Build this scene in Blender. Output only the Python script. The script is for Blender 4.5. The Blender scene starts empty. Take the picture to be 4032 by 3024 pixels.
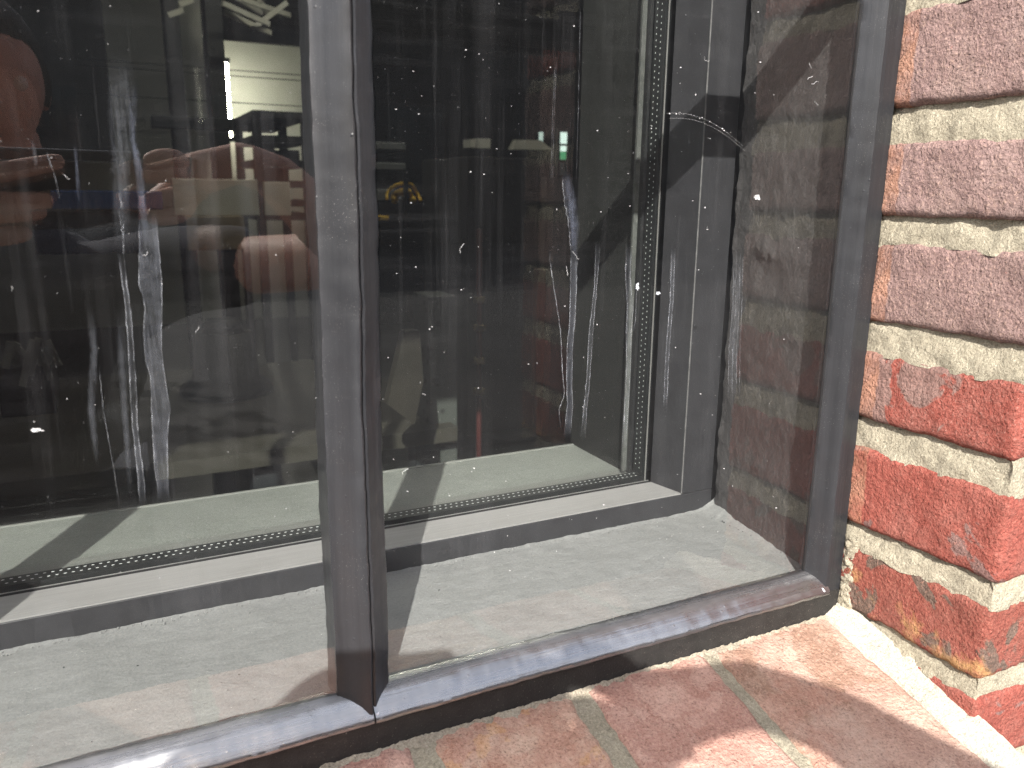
import bpy, bmesh, math, random
from mathutils import Vector, Matrix, noise, Quaternion
R = math.radians
random.seed(7)
sc = bpy.context.scene
COL = sc.collection

# ------------------------------------------------------------------ camera, world, sun, exposure
YAW, PITCH, ROLL, FPX = 0.467277, 0.230844, 0.0121987, 3200.0
CAM = Vector((-0.48992, -0.40115, 0.31634))
AF = Vector((math.sin(YAW)*math.cos(PITCH), math.cos(YAW)*math.cos(PITCH), -math.sin(PITCH)))
_r = Vector((math.cos(YAW), -math.sin(YAW), 0)); _u = _r.cross(AF)
AR = _r*math.cos(ROLL) + _u*math.sin(ROLL)
AU = -_r*math.sin(ROLL) + _u*math.cos(ROLL)
cd = bpy.data.cameras.new('camera'); cam = bpy.data.objects.new('camera', cd); COL.objects.link(cam)
m = Matrix((AR, AU, -AF)).transposed().to_4x4(); m.translation = CAM; cam.matrix_world = m
cd.sensor_width = 36.0; cd.lens = 36.0*FPX/4032; cd.clip_start = 0.004; cd.clip_end = 400
cd.dof.use_dof = True; cd.dof.focus_distance = 0.60; cd.dof.aperture_fstop = 13.0
sc.camera = cam

SUN = Vector((0.519, 1.0, -0.775)).normalized()
EL = math.asin(-SUN.z)
w = bpy.data.worlds.new('World'); sc.world = w; w.use_nodes = True
wn = w.node_tree.nodes; wl = w.node_tree.links
bg = wn['Background']
sky = wn.new('ShaderNodeTexSky'); sky.sky_type = 'NISHITA'; sky.sun_disc = False
sky.sun_elevation = EL; sky.sun_rotation = math.atan2(-SUN.x, -SUN.y) % (2*math.pi)
sky.air_density = 1.0; sky.dust_density = 3.0; sky.ozone_density = 1.0
# broken thin cloud over the whole dome, added to brighten reflections and fill
wtc = wn.new('ShaderNodeTexCoord'); wmp = wn.new('ShaderNodeMapping'); wmp.inputs['Scale'].default_value = (1, 1, 2.2); wl.new(wtc.outputs['Generated'], wmp.inputs[0])
wnz = wn.new('ShaderNodeTexNoise'); wnz.inputs['Scale'].default_value = 2.6; wnz.inputs['Detail'].default_value = 6; wl.new(wmp.outputs[0], wnz.inputs['Vector'])
wrp = wn.new('ShaderNodeValToRGB'); wrp.color_ramp.elements[0].position = .36; wrp.color_ramp.elements[1].position = .62; wl.new(wnz.outputs[0], wrp.inputs[0])
wmx = wn.new('ShaderNodeMix'); wmx.data_type = 'RGBA'; wl.new(wrp.outputs[0], wmx.inputs[0]); wl.new(sky.outputs[0], wmx.inputs[6]); wmx.inputs[7].default_value = (6.0, 6.2, 6.9, 1)
wl.new(wmx.outputs[2], bg.inputs[0]); bg.inputs[1].default_value = 0.15
ld = bpy.data.lights.new('sun', 'SUN'); ld.energy = 5.0; ld.angle = R(0.55); ld.color = (1.0, 0.955, 0.90)
lo = bpy.data.objects.new('sun', ld); COL.objects.link(lo); lo.location = (-4, -8, 8)
lo.rotation_mode = 'QUATERNION'; lo.rotation_quaternion = SUN.to_track_quat('-Z', 'Y')
sc.view_settings.view_transform = 'Standard'; sc.view_settings.look = 'None'
sc.view_settings.exposure = 1.25; sc.view_settings.gamma = 1.0; sc.view_settings.use_curve_mapping = False
sc.render.engine = 'CYCLES'
sc.cycles.use_denoising = True; sc.cycles.denoising_prefilter = 'NONE'
sc.cycles.transparent_max_bounces = 40; sc.cycles.max_bounces = 10; sc.cycles.sample_clamp_indirect = 6

# ------------------------------------------------------------------ helpers
def at(px, py, Y):
    d = AF + AR*((px-2016)/FPX) - AU*((py-1512)/FPX)
    return CAM + d*((Y-CAM.y)/d.y)

def link(o, parent=None):
    COL.objects.link(o)
    if parent is not None: o.parent = parent
    return o

def tag(o, label=None, cat=None, group=None, kind=None):
    if label: o['label'] = label
    if cat: o['category'] = cat
    if group: o['group'] = group
    if kind: o['kind'] = kind
    elif cat: o['kind'] = 'thing'
    return o

def thing(name, label, cat, loc=(0, 0, 0), group=None):
    o = bpy.data.objects.new(name, None); link(o); o.location = loc; o.empty_display_size = 0.05
    return tag(o, label, cat, group)

def obj(name, verts, faces, mat, parent=None, smooth=False, loc=None):
    """verts are world positions; the object's origin is set at loc (or the parent's origin)."""
    base = Vector(loc) if loc is not None else (Vector(parent.location) if parent is not None and parent.type == 'EMPTY' else Vector((0, 0, 0)))
    me = bpy.data.meshes.new(name)
    me.from_pydata([Vector(v)-base for v in verts], [], faces)
    me.update()
    if smooth:
        for p in me.polygons: p.use_smooth = True
    if mat is not None: me.materials.append(mat)
    o = bpy.data.objects.new(name, me); link(o, parent)
    pl = Vector((0, 0, 0))
    q = parent
    while q is not None:
        pl += Vector(q.location); q = q.parent
    o.location = base - pl if parent is not None else base
    return o

class MB:
    def __init__(s): s.v = []; s.f = []
    def box(s, a, b):
        x0, y0, z0 = a; x1, y1, z1 = b; n = len(s.v)
        s.v += [(x0,y0,z0),(x1,y0,z0),(x1,y1,z0),(x0,y1,z0),(x0,y0,z1),(x1,y0,z1),(x1,y1,z1),(x0,y1,z1)]
        s.f += [tuple(n+i for i in q) for q in ((3,2,1,0),(4,5,6,7),(0,1,5,4),(1,2,6,5),(2,3,7,6),(3,0,4,7))]
        return s
    def bar(s, p, q, w, h=None, up=(0, 0, 1)):
        h = h or w; p = Vector(p); q = Vector(q); d = (q-p).normalized(); u = Vector(up)
        if abs(d.dot(u)) > .95: u = Vector((0, 1, 0))
        r = d.cross(u).normalized()*w/2; t = r.cross(d).normalized()*h/2; n = len(s.v)
        for c in (p, q): s.v += [tuple(c-r-t), tuple(c+r-t), tuple(c+r+t), tuple(c-r+t)]
        s.f += [tuple(n+i for i in k) for k in ((3,2,1,0),(4,5,6,7),(0,1,5,4),(1,2,6,5),(2,3,7,6),(3,0,4,7))]
        return s
    def tube(s, pts, r, k=8):
        n0 = len(s.v); pts = [Vector(p) for p in pts]; N = len(pts)
        for i, p in enumerate(pts):
            d = (pts[min(i+1, N-1)]-pts[max(i-1, 0)]).normalized()
            u = Vector((0, 0, 1)) if abs(d.z) < .9 else Vector((0, 1, 0))
            a = d.cross(u).normalized(); b = a.cross(d)
            rr = r[i] if isinstance(r, (list, tuple)) else r
            for j in range(k):
                t = 2*math.pi*j/k; s.v.append(tuple(p+a*math.cos(t)*rr+b*math.sin(t)*rr))
        for i in range(N-1):
            for j in range(k):
                a = n0+i*k+j; b = n0+i*k+(j+1) % k; s.f.append((a, b, b+k, a+k))
        s.f.append(tuple(n0+j for j in range(k))[::-1]); s.f.append(tuple(n0+(N-1)*k+j for j in range(k)))
        return s
    def build(s, name, mat, parent=None, smooth=False, loc=None): return obj(name, s.v, s.f, mat, parent, smooth, loc)

def fix_normals(o):
    bm = bmesh.new(); bm.from_mesh(o.data); bmesh.ops.recalc_face_normals(bm, faces=bm.faces); bm.to_mesh(o.data); bm.free(); return o

def grid(nu, nv, fn):
    v = [fn(i/nu, j/nv) for j in range(nv+1) for i in range(nu+1)]
    f = [(j*(nu+1)+i, j*(nu+1)+i+1, (j+1)*(nu+1)+i+1, (j+1)*(nu+1)+i) for j in range(nv) for i in range(nu)]
    return v, f

def nz(p, s, seed=0.0): return noise.noise(Vector(p)*s + Vector((seed*3.7, seed*1.9, -seed*2.3)))
def fbm(p, s, o=4, seed=0.0): return noise.fractal(Vector(p)*s + Vector((seed*3.7, seed*1.9, -seed*2.3)), 1.0, 2.0, o)

# ------------------------------------------------------------------ node helpers
class NT:
    def __init__(s, name):
        s.m = bpy.data.materials.new(name); s.m.use_nodes = True
        s.t = s.m.node_tree; s.n = s.t.nodes; s.l = s.t.links
        s.n.clear(); s.out = s.n.new('ShaderNodeOutputMaterial')
        s.tc = s.n.new('ShaderNodeTexCoord')
    def link(s, a, b): s.l.new(a, b)
    def setin(s, sock, val):
        if hasattr(val, 'is_output'): s.link(val, sock)
        else: sock.default_value = val
    def mapping(s, src, scale=(1, 1, 1), loc=(0, 0, 0), rot=(0, 0, 0)):
        n = s.n.new('ShaderNodeMapping'); s.link(src, n.inputs[0])
        n.inputs['Location'].default_value = loc; n.inputs['Rotation'].default_value = rot; n.inputs['Scale'].default_value = scale
        return n.outputs[0]
    def noise(s, vec, scale, detail=4, rough=.55, dist=0):
        n = s.n.new('ShaderNodeTexNoise'); s.link(vec, n.inputs['Vector'])
        n.inputs['Scale'].default_value = scale; n.inputs['Detail'].default_value = detail
        n.inputs['Roughness'].default_value = rough; n.inputs['Distortion'].default_value = dist
        return n.outputs[0]
    def voro(s, vec, scale, feature='F1', rnd=1):
        n = s.n.new('ShaderNodeTexVoronoi'); n.feature = feature; s.link(vec, n.inputs['Vector'])
        n.inputs['Scale'].default_value = scale; n.inputs['Randomness'].default_value = rnd
        return n.outputs[0]
    def ramp(s, fac, stops):
        n = s.n.new('ShaderNodeValToRGB'); s.setin(n.inputs[0], fac); e = n.color_ramp.elements
        while len(e) < len(stops): e.new(0.5)
        for k, (p, c) in zip(e, stops):
            k.position = p; k.color = (c, c, c, 1) if isinstance(c, (int, float)) else (*c, 1)
        return n.outputs[0]
    def math(s, op, a, b=0.0, clamp=False):
        n = s.n.new('ShaderNodeMath'); n.operation = op; n.use_clamp = clamp
        s.setin(n.inputs[0], a); s.setin(n.inputs[1], b); return n.outputs[0]
    def mix(s, fac, a, b, mode='MIX'):
        n = s.n.new('ShaderNodeMix'); n.data_type = 'RGBA'; n.blend_type = mode
        s.setin(n.inputs[0], fac)
        s.setin(n.inputs[6], a if hasattr(a, 'is_output') else (*a, 1)); s.setin(n.inputs[7], b if hasattr(b, 'is_output') else (*b, 1))
        return n.outputs[2]
    def sep(s, vec):
        n = s.n.new('ShaderNodeSeparateXYZ'); s.link(vec, n.inputs[0]); return n.outputs
    def bump(s, h, strength=.5, dist=.001, normal=None):
        n = s.n.new('ShaderNodeBump'); s.link(h, n.inputs['Height']); n.inputs['Strength'].default_value = strength
        n.inputs['Distance'].default_value = dist
        if normal is not None: s.link(normal, n.inputs['Normal'])
        return n.outputs[0]
    def pbr(s, color, rough=.8, normal=None, spec=.5, metal=0, coat=0, coat_ior=1.5, coat_rough=.2, emit=None, estr=0):
        p = s.n.new('ShaderNodeBsdfPrincipled')
        s.setin(p.inputs['Base Color'], color if hasattr(color, 'is_output') else (*color, 1))
        s.setin(p.inputs['Roughness'], rough); s.setin(p.inputs['Specular IOR Level'], spec); s.setin(p.inputs['Metallic'], metal)
        s.setin(p.inputs['Coat Weight'], coat); p.inputs['Coat IOR'].default_value = coat_ior; s.setin(p.inputs['Coat Roughness'], coat_rough)
        if normal is not None: s.link(normal, p.inputs['Normal']); s.link(normal, p.inputs['Coat Normal'])
        if emit: p.inputs['Emission Color'].default_value = (*emit, 1); p.inputs['Emission Strength'].default_value = estr
        s.link(p.outputs[0], s.out.inputs[0]); return p

def simple(name, col, rough=.7, var=.25, scale=6, spec=.4, metal=0, bump=0, bscale=200):
    t = NT(name); n = t.noise(t.tc.outputs['Object'], scale, 5, .6)
    c = t.mix(t.ramp(n, [(.3, 0), (.7, 1)]), tuple(x*(1-var) for x in col), tuple(min(1, x*(1+var)) for x in col))
    nor = t.bump(t.noise(t.tc.outputs['Object'], bscale, 3), .4, bump) if bump else None
    t.pbr(c, rough, nor, spec, metal); return t.m

def paint(name, axis, col=(.062, .059, .064), coat_ior=2.2, stroke=.55, cw=.85, ro=(.36, .56), spec=.5):
    """brushed dark grey gloss paint; strokes run along axis"""
    t = NT(name); o = t.tc.outputs['Object']
    sc_ = [620, 620, 620]; sc_['xyz'.index(axis)] = 9
    strokes = t.noise(t.mapping(o, sc_), 1, 4, .6)
    sc2 = [150, 150, 150]; sc2['xyz'.index(axis)] = 5
    broad = t.noise(t.mapping(o, sc2), 1, 3, .5)
    blobs = t.ramp(t.voro(o, 170), [(0.0, 1.0), (.16, 0.0)])
    keep = t.ramp(t.noise(o, 45, 2), [(.52, 0), (.62, 1)])
    blobs = t.math('MULTIPLY', blobs, keep)
    wave = t.noise(o, 28, 3, .5)
    h = t.math('ADD', t.math('MULTIPLY', strokes, .35), t.math('MULTIPLY', broad, .5))
    nb = t.bump(h, stroke, .0006)
    nb = t.bump(wave, .35, .002, nb)
    nb = t.bump(blobs, .4, .0007, nb)
    c = t.mix(t.ramp(broad, [(.3, 0), (.75, 1)]), tuple(x*.82 for x in col), tuple(x*1.2 for x in col))
    c = t.mix(t.ramp(t.noise(o, 60, 4, .65), [(.5, 0), (.8, .35)]), c, (col[0]*1.25, col[1]*1.18, col[2]*1.12))
    dust = t.ramp(t.noise(o, 1500, 2, .6), [(.66, 0), (.74, .55)])
    dust = t.math('MULTIPLY', dust, t.ramp(t.noise(o, 30, 3), [(.45, .15), (.65, 1)]))
    c = t.mix(dust, c, (.32, .31, .30))
    t.pbr(c, t.ramp(broad, [(.2, ro[0]), (.8, ro[1])]), nb, spec, 0, cw, coat_ior, t.ramp(strokes, [(.3, .2), (.7, .42)]))
    return t.m

# ------------------------------------------------------------------ materials
M = {}
M['paint_x'] = paint('grey_gloss_paint_horizontal', 'x', (.020, .020, .0225), coat_ior=3.0, stroke=.95)
M['paint_z'] = paint('grey_gloss_paint_upright', 'z', (.0195, .0202, .0225), coat_ior=1.45, stroke=.5, cw=.06, ro=(.26, .42), spec=.32)
def strip_mat(name):
    t = NT(name); o = t.tc.outputs['Object']
    n1 = t.noise(o, 90, 5, .65)
    c = t.mix(t.ramp(n1, [(.3, 0), (.75, 1)]), (.009, .0088, .0085), (.022, .0208, .0195))
    d = t.ramp(t.noise(o, 850, 3, .75), [(.63, 0), (.74, .75)])
    c = t.mix(d, c, (.30, .27, .23))
    nb = t.bump(t.noise(o, 700, 3, .6), .6, .0009)
    t.pbr(c, .62, nb, .4); return t.m
M['strip'] = strip_mat('dusty_dark_paint')
M['dark_alu'] = simple('dark_grey_aluminium', (.022, .022, .0245), .42, .2, 40, .5, 0, .0002, 500)
def ledge_mat():
    t = NT('pale_dusty_ledge'); o = t.tc.outputs['Object']
    st = t.noise(t.mapping(o, (20, 900, 900)), 1, 4, .6)
    c = t.mix(t.ramp(st, [(.3, 0), (.7, 1)]), (.180, .178, .175), (.220, .217, .213))
    c = t.mix(t.ramp(t.noise(o, 35, 5, .65), [(.5, 0), (.78, .35)]), c, (.165, .160, .155))
    t.pbr(c, .55, t.bump(st, .25, .0004), .4); return t.m
M['ledge'] = ledge_mat()
def cement_mat(name, a, b, green=0):
    t = NT(name); o = t.tc.outputs['Object']
    n1 = t.noise(o, 9, 6, .6, .4); n2 = t.noise(t.mapping(o, (1, 2.2, 1)), 60, 5, .65)
    c = t.mix(t.ramp(n1, [(.3, 0), (.7, 1)]), a, b)
    c = t.mix(t.ramp(n2, [(.45, 0), (.8, .35)]), c, tuple(x*.72 for x in a))
    fine = t.noise(o, 480, 3, .7); c = t.mix(t.ramp(fine, [(.35, .28), (.5, 0)]), c, tuple(x*.6 for x in a)); c = t.mix(t.ramp(fine, [(.55, 0), (.7, .25)]), c, tuple(x*1.35 for x in b))
    pits = t.ramp(t.voro(o, 130), [(.03, 1), (.10, 0)])
    pits = t.math('MULTIPLY', pits, t.ramp(t.noise(o, 22, 3), [(.54, 0), (.66, 1)]))
    c = t.mix(t.math('MULTIPLY', pits, .6), c, tuple(x*.35 for x in a))
    dots = t.ramp(t.voro(t.mapping(o, (1, 1, 1), (3, 1, 2)), 330), [(.05, 1), (.09, 0)])
    dots = t.math('MULTIPLY', dots, t.ramp(t.noise(o, 70, 2), [(.55, 0), (.62, 1)]))
    c = t.mix(t.math('MULTIPLY', dots, .8), c, (.75, .74, .70))
    nb = t.bump(t.noise(o, 420, 4, .65), .5, .0009)
    nb = t.bump(n2, .35, .0018, nb)
    nb = t.bump(pits, .6, .0015, t.bump(t.math('MULTIPLY', pits, -1), .7, .002, nb)) if False else t.bump(t.math('MULTIPLY', pits, -1), .7, .002, nb)
    t.pbr(c, .75, nb, .3); return t.m
M['cement'] = cement_mat('grey_painted_cement', (.160, .163, .160), (.198, .201, .198))
M['int_sill'] = cement_mat('grey_interior_board', (.200, .204, .196), (.26, .264, .256))
def plaster_mat():
    t = NT('dark_painted_plaster'); o = t.tc.outputs['Object']
    n1 = t.noise(o, 14, 5, .6)
    c = t.mix(t.ramp(n1, [(.3, 0), (.7, 1)]), (.036, .034, .034), (.056, .053, .053))
    c = t.mix(t.ramp(t.noise(t.mapping(o, (200, 200, 8)), 1, 3), [(.6, 0), (.8, .35)]), c, (.085, .083, .08))
    nb = t.bump(t.noise(o, 330, 5, .65), .6, .0016)
    nb = t.bump(t.noise(o, 55, 4, .6), .4, .004, nb)
    t.pbr(c, .6, nb, .45); return t.m
M['plaster'] = plaster_mat()
M['black'] = simple('matt_black', (.008, .008, .009), .6, .2)
M['spacer'] = simple('black_spacer_bar', (.010, .011, .012), .45, .2)
M['dot'] = simple('bright_perforation', (.62, .64, .64), .4, .1)
M['bright_edge'] = simple('bright_metal_edge', (.30, .30, .29), .35, .15, 60, .6, .6)
M['grey_edge'] = simple('grey_sealant_edge', (.10, .10, .10), .5, .3, 120)

def mortar_mat(name='sandy_mortar', a=(.36, .322, .240), b=(.515, .465, .355), dark=(.18, .16, .12)):
    t = NT(name); o = t.tc.outputs['Object']
    n1 = t.noise(o, 26, 6, .65); g = t.noise(o, 600, 4, .75)
    c = t.mix(t.ramp(n1, [(.3, 0), (.72, 1)]), a, b)
    c = t.mix(t.ramp(g, [(.5, 0), (.68, .65)]), c, tuple(min(1, x*1.4) for x in b))
    c = t.mix(t.ramp(g, [(.30, .7), (.45, 0)]), c, dark)
    c = t.mix(t.ramp(t.noise(o, 1400, 2), [(.24, .75), (.38, 0)]), c, dark)
    c = t.mix(t.ramp(t.noise(t.mapping(o, (1, 1, 1), (5, 3, 1)), 18, 5, .7), [(.52, 0), (.75, .5)]), c, dark)
    nb = t.bump(g, 1.0, .0022); nb = t.bump(t.noise(o, 240, 5, .7), .9, .004, nb)
    t.pbr(c, .95, nb, .15); return t.m
M['mortar'] = mortar_mat()

def brick_mat(name, base, base2, patch=None, patch_cut=.6, patch_scale=20, patch_off=(0, 0, 0), strip=None, bloom=.3, grain=1.0, bloomcol=(.62, .50, .42), smear=None, fleck=(.62, .42, .33), half=None, smear_cut=.56):
    """base colours with patches; strip = orange scorch band near the window frame (object y > strip)"""
    t = NT(name); o = t.tc.outputs['Object']
    if name == 'brick_any':      # every plain brick gets its own piece of the pattern and its own firing colour
        oi = t.n.new('ShaderNodeObjectInfo'); vm = t.n.new('ShaderNodeVectorMath'); vm.operation = 'MULTIPLY_ADD'
        t.link(oi.outputs['Location'], vm.inputs[0]); vm.inputs[1].default_value = (7.3, 5.1, 9.7); t.link(o, vm.inputs[2]); o = vm.outputs[0]
    n1 = t.noise(o, 45, 6, .65)
    c = t.mix(t.ramp(n1, [(.3, 0), (.7, 1)]), base, base2)
    if patch:
        pn = t.noise(t.mapping(o, (1, 1, 1), patch_off), patch_scale, 5, .55, .6)
        if half is not None: pn = t.math('ADD', pn, t.math('MULTIPLY', t.math('SUBTRACT', t.sep(o)[1], half), 4.0))
        c = t.mix(t.ramp(pn, [(patch_cut, 0), (patch_cut+.025, 1)]), c, t.mix(t.ramp(n1, [(.35, 0), (.7, 1)]), patch, tuple(x*1.2 for x in patch)))
    if smear:
        sn = t.noise(t.mapping(o, (1, 1, 1), (9, 2, 4)), 16, 5, .6, .3)
        c = t.mix(t.ramp(sn, [(smear_cut, 0), (smear_cut+.06, .9)]), c, smear)
    if strip is not None:
        y = t.sep(o)[1]
        y = t.math('ADD', y, t.math('MULTIPLY', t.math('SUBTRACT', t.noise(o, 130, 4), .5), .006))
        f = t.math('MULTIPLY', t.ramp(t.math('MULTIPLY', t.math('SUBTRACT', y, strip), 420), [(0, 0), (.6, .85)]), t.ramp(t.noise(o, 55, 4), [(.35, .35), (.55, 1)]))
        c = t.mix(f, c, t.mix(t.ramp(n1, [(.3, 0), (.7, 1)]), (.36, .165, .10), (.45, .235, .155)))
    # lime bloom
    bl = t.math('MULTIPLY', t.ramp(t.noise(t.mapping(o, (1, 1, 1), (2, 7, 1)), 30, 6, .7), [(.45, 0), (.8, 1)]), bloom)
    c = t.mix(bl, c, bloomcol)
    g = t.noise(o, 560, 4, .72); g2 = t.noise(o, 300, 4, .6)
    c = t.mix(t.ramp(g, [(.54, 0), (.70, .62)]), c, fleck)
    c = t.mix(t.ramp(g, [(.30, .75), (.46, 0)]), c, tuple(x*.35 for x in base))
    crk = t.ramp(t.voro(t.mapping(o, (1, .7, 1.3), (2, 1, 3)), 150), [(.03, .8), (.075, 0)])
    c = t.mix(t.math('MULTIPLY', crk, t.ramp(t.noise(o, 70, 3), [(.52, 0), (.6, 1)])), c, tuple(x*.22 for x in base))
    nb = t.bump(g, 1.0*grain, .0021); nb = t.bump(g2, .9*grain, .0036, nb)
    nb = t.bump(t.noise(o, 60, 4, .6), .5, .004, nb)
    t.pbr(c, .92, nb, .2); return t.m

PUR, PUR2, RED, RED2 = (.240, .156, .144), (.335, .230, .212), (.27, .072, .054), (.335, .098, .074)
M['bk_purple'] = brick_mat('brick_purple', PUR, PUR2, (.33, .085, .060), .66, 24, (0, 0, 0), -.012, .25)
M['bk_purple2'] = brick_mat('brick_purple_b', (.220, .142, .130), (.315, .212, .194), (.34, .10, .07), .68, 26, (4, 1, 2), -.012, .2)
M['bk_half'] = brick_mat('brick_half_red', RED, RED2, (.235, .145, .125), .52, 26, (1.3, 0.4, 5), -.012, .15, half=-.052, fleck=(.48, .26, .21))
M['bk_red'] = brick_mat('brick_red', RED, RED2, (.22, .13, .115), .60, 26, (3, 3, 1), -.013, .15, fleck=(.46, .20, .15))
M['bk_ochre'] = brick_mat('brick_red_ochre', (.245, .070, .052), (.29, .092, .068), (.135, .095, .075), .54, 24, (2, 6, 3), None, .10, smear=(.42, .24, .10), fleck=(.42, .21, .15), smear_cut=.52)
M['bk_any'] = brick_mat('brick_any', RED, RED2, PUR2, .56, 11, (1, 1, 1), None, .25)
M['bk_s1'] = brick_mat('sill_brick_pale', (.33, .20, .155), (.44, .29, .225), (.27, .165, .118), .55, 12, (3.2, 1.1, 2), None, .55, .8, (.60, .49, .40), smear=(.38, .215, .16))
M['bk_s2'] = brick_mat('sill_brick_red', (.34, .18, .14), (.42, .25, .20), (.41, .25, .20), .56, 34, (2, 5, 2), None, .5, .8, (.55, .43, .35))
M['bk_s3'] = brick_mat('sill_brick_orange', (.36, .20, .145), (.46, .28, .21), (.43, .245, .14), .56, 30, (7, 5, 2), None, .8, .8, (.62, .52, .40), smear=(.36, .18, .12))

def glass_mat(name, tint, dust, refl=1.12):
    t = NT(name); o = t.tc.outputs['Object']
    tr = t.n.new('ShaderNodeBsdfTransparent'); tr.inputs[0].default_value = (*tint, 1)
    gl = t.n.new('ShaderNodeBsdfGlossy'); gl.inputs['Roughness'].default_value = 0.0; gl.inputs['Color'].default_value = (1, 1, 1, 1)
    fr = t.n.new('ShaderNodeFresnel'); fr.inputs[0].default_value = 1.55
    geo = t.n.new('ShaderNodeNewGeometry')
    front = t.math('SUBTRACT', 1.0, geo.outputs['Backfacing'])
    f = t.math('MULTIPLY', t.math('MULTIPLY', fr.outputs[0], refl), front, True)
    mx = t.n.new('ShaderNodeMixShader'); t.link(f, mx.inputs[0]); t.link(tr.outputs[0], mx.inputs[1]); t.link(gl.outputs[0], mx.inputs[2])
    # dust film: runs, wipes and specks that lie on the pane
    runs = t.ramp(t.noise(t.mapping(o, (110, 110, 3.0)), 1, 4, .6), [(.52, 0), (.76, 1)])
    runsB = t.ramp(t.noise(t.mapping(o, (380, 380, 9.0)), 1, 3, .6), [(.60, 0), (.80, 1)])
    wipe = t.ramp(t.noise(t.mapping(o, (9, 9, 150), rot=(0, .30, 0)), 1, 4, .65), [(.50, 0), (.8, 1)])
    cloud = t.ramp(t.noise(o, 9, 4, .6), [(.35, .0), (.75, 1)])
    sp = t.ramp(t.voro(o, 420), [(.035, 1), (.06, 0)]); sp = t.math('MULTIPLY', sp, t.ramp(t.noise(o, 160, 2), [(.5, 0), (.58, 1)]))
    d = t.math('ADD', t.math('MULTIPLY', runs, .55), t.math('MULTIPLY', wipe, .30))
    d = t.math('ADD', t.math('MULTIPLY', d, cloud), t.math('MULTIPLY', runsB, .25))
    d = t.math('ADD', t.math('MULTIPLY', d, dust), dust*.07)
    d = t.math('ADD', d, t.math('MULTIPLY', sp, .30 if dust > .01 else 0))
    d = t.math('MULTIPLY', d, front, True)
    df = t.n.new('ShaderNodeBsdfDiffuse'); df.inputs[0].default_value = (.60, .60, .62, 1)
    m2 = t.n.new('ShaderNodeMixShader'); t.link(d, m2.inputs[0]); t.link(mx.outputs[0], m2.inputs[1]); t.link(df.outputs[0], m2.inputs[2])
    t.link(m2.outputs[0], t.out.inputs[0]); return t.m
M['glass'] = glass_mat('dirty_window_glass', (.96, .967, .962), .046)
M['glass_left'] = glass_mat('dirty_window_glass_strong_mirror', (.96, .967, .962), .046, 1.9)
M['glass_in'] = glass_mat('inner_window_glass', (.95, .957, .949), .003, .6)

def film_mat(name, col, lo_, hi_, streak=True):
    t = NT(name); o = t.tc.outputs['Object']
    tr = t.n.new('ShaderNodeBsdfTransparent'); df = t.n.new('ShaderNodeBsdfDiffuse'); df.inputs[0].default_value = (*col, 1)
    n = t.noise(t.mapping(o, (620, 620, 38) if streak else (500, 500, 500)), 1, 5, .7)
    if streak: n = t.math('ADD', t.math('MULTIPLY', n, .6), t.math('MULTIPLY', t.noise(o, 190, 5, .7), .4))
    f = t.ramp(n, [(.36, lo_), (.64, hi_)])
    if streak:
        an = t.n.new('ShaderNodeAttribute'); an.attribute_name = 'fade'; f = t.math('MULTIPLY', f, an.outputs['Fac'])
    mx = t.n.new('ShaderNodeMixShader'); t.link(f, mx.inputs[0]); t.link(tr.outputs[0], mx.inputs[1]); t.link(df.outputs[0], mx.inputs[2])
    t.link(mx.outputs[0], t.out.inputs[0]); return t.m
M['film'] = film_mat('lime_film', (.46, .49, .56), .01, .105)
M['film_soft'] = film_mat('soft_lime_film', (.44, .49, .64), .0, .10)
M['film_faint'] = film_mat('faint_lime_film', (.48, .51, .57), .0, .07)
M['film_edge'] = film_mat('lime_crust', (.62, .65, .70), .06, .42)
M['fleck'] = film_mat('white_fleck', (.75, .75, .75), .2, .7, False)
M['crust'] = film_mat('crust_blob', (.75, .78, .84), .22, .75, False)
M['paint_white'] = simple('dried_white_paint', (.62, .62, .66), .35, .15, 80)

# ================================================================== SETTING: ground, opposite side
GZ = -1.15
v, f = grid(1, 1, lambda a, b: (-150+300*a, -150+300*b, GZ))
t = NT('asphalt'); o = t.tc.outputs['Object']
c = t.mix(t.ramp(t.noise(o, 1.2, 6, .6), [(.3, 0), (.7, 1)]), (.035, .035, .036), (.062, .060, .058))
c = t.mix(t.ramp(t.noise(o, 90, 3), [(.5, 0), (.7, .4)]), c, (.12, .115, .11))
t.pbr(c, .9, t.bump(t.noise(o, 120, 4), .6, .006), .25)
tag(obj('ground', v, f, t.m), kind='structure')

# ================================================================== INTERIOR ROOM (seen dimly through the panes)
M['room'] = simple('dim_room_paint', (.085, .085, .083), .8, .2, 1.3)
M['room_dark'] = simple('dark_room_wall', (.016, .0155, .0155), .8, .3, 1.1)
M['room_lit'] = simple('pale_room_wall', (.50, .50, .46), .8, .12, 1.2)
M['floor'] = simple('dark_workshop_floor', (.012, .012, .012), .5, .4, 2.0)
def struct(name, mb, mat): return tag(mb.build(name, mat), kind='structure')
RX0, RX1, RY1, RZ0, RZ1 = -5.0, 7.5, 8.0, -0.95, 4.2
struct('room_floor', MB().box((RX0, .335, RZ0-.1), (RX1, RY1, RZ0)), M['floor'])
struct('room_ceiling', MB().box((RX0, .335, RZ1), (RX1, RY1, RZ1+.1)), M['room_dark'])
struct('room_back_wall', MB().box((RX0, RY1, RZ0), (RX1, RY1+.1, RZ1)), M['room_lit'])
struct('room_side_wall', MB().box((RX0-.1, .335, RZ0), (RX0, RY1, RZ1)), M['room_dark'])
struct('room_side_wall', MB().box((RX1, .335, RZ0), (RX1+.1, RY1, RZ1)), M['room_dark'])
WX0, WZ1 = -1.26, 1.06     # window opening: left end and head
mb = MB()
mb.box((RX0, .24, RZ0), (WX0, .335, RZ1)); mb.box((.06, .24, RZ0), (RX1, .335, RZ1))
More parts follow.
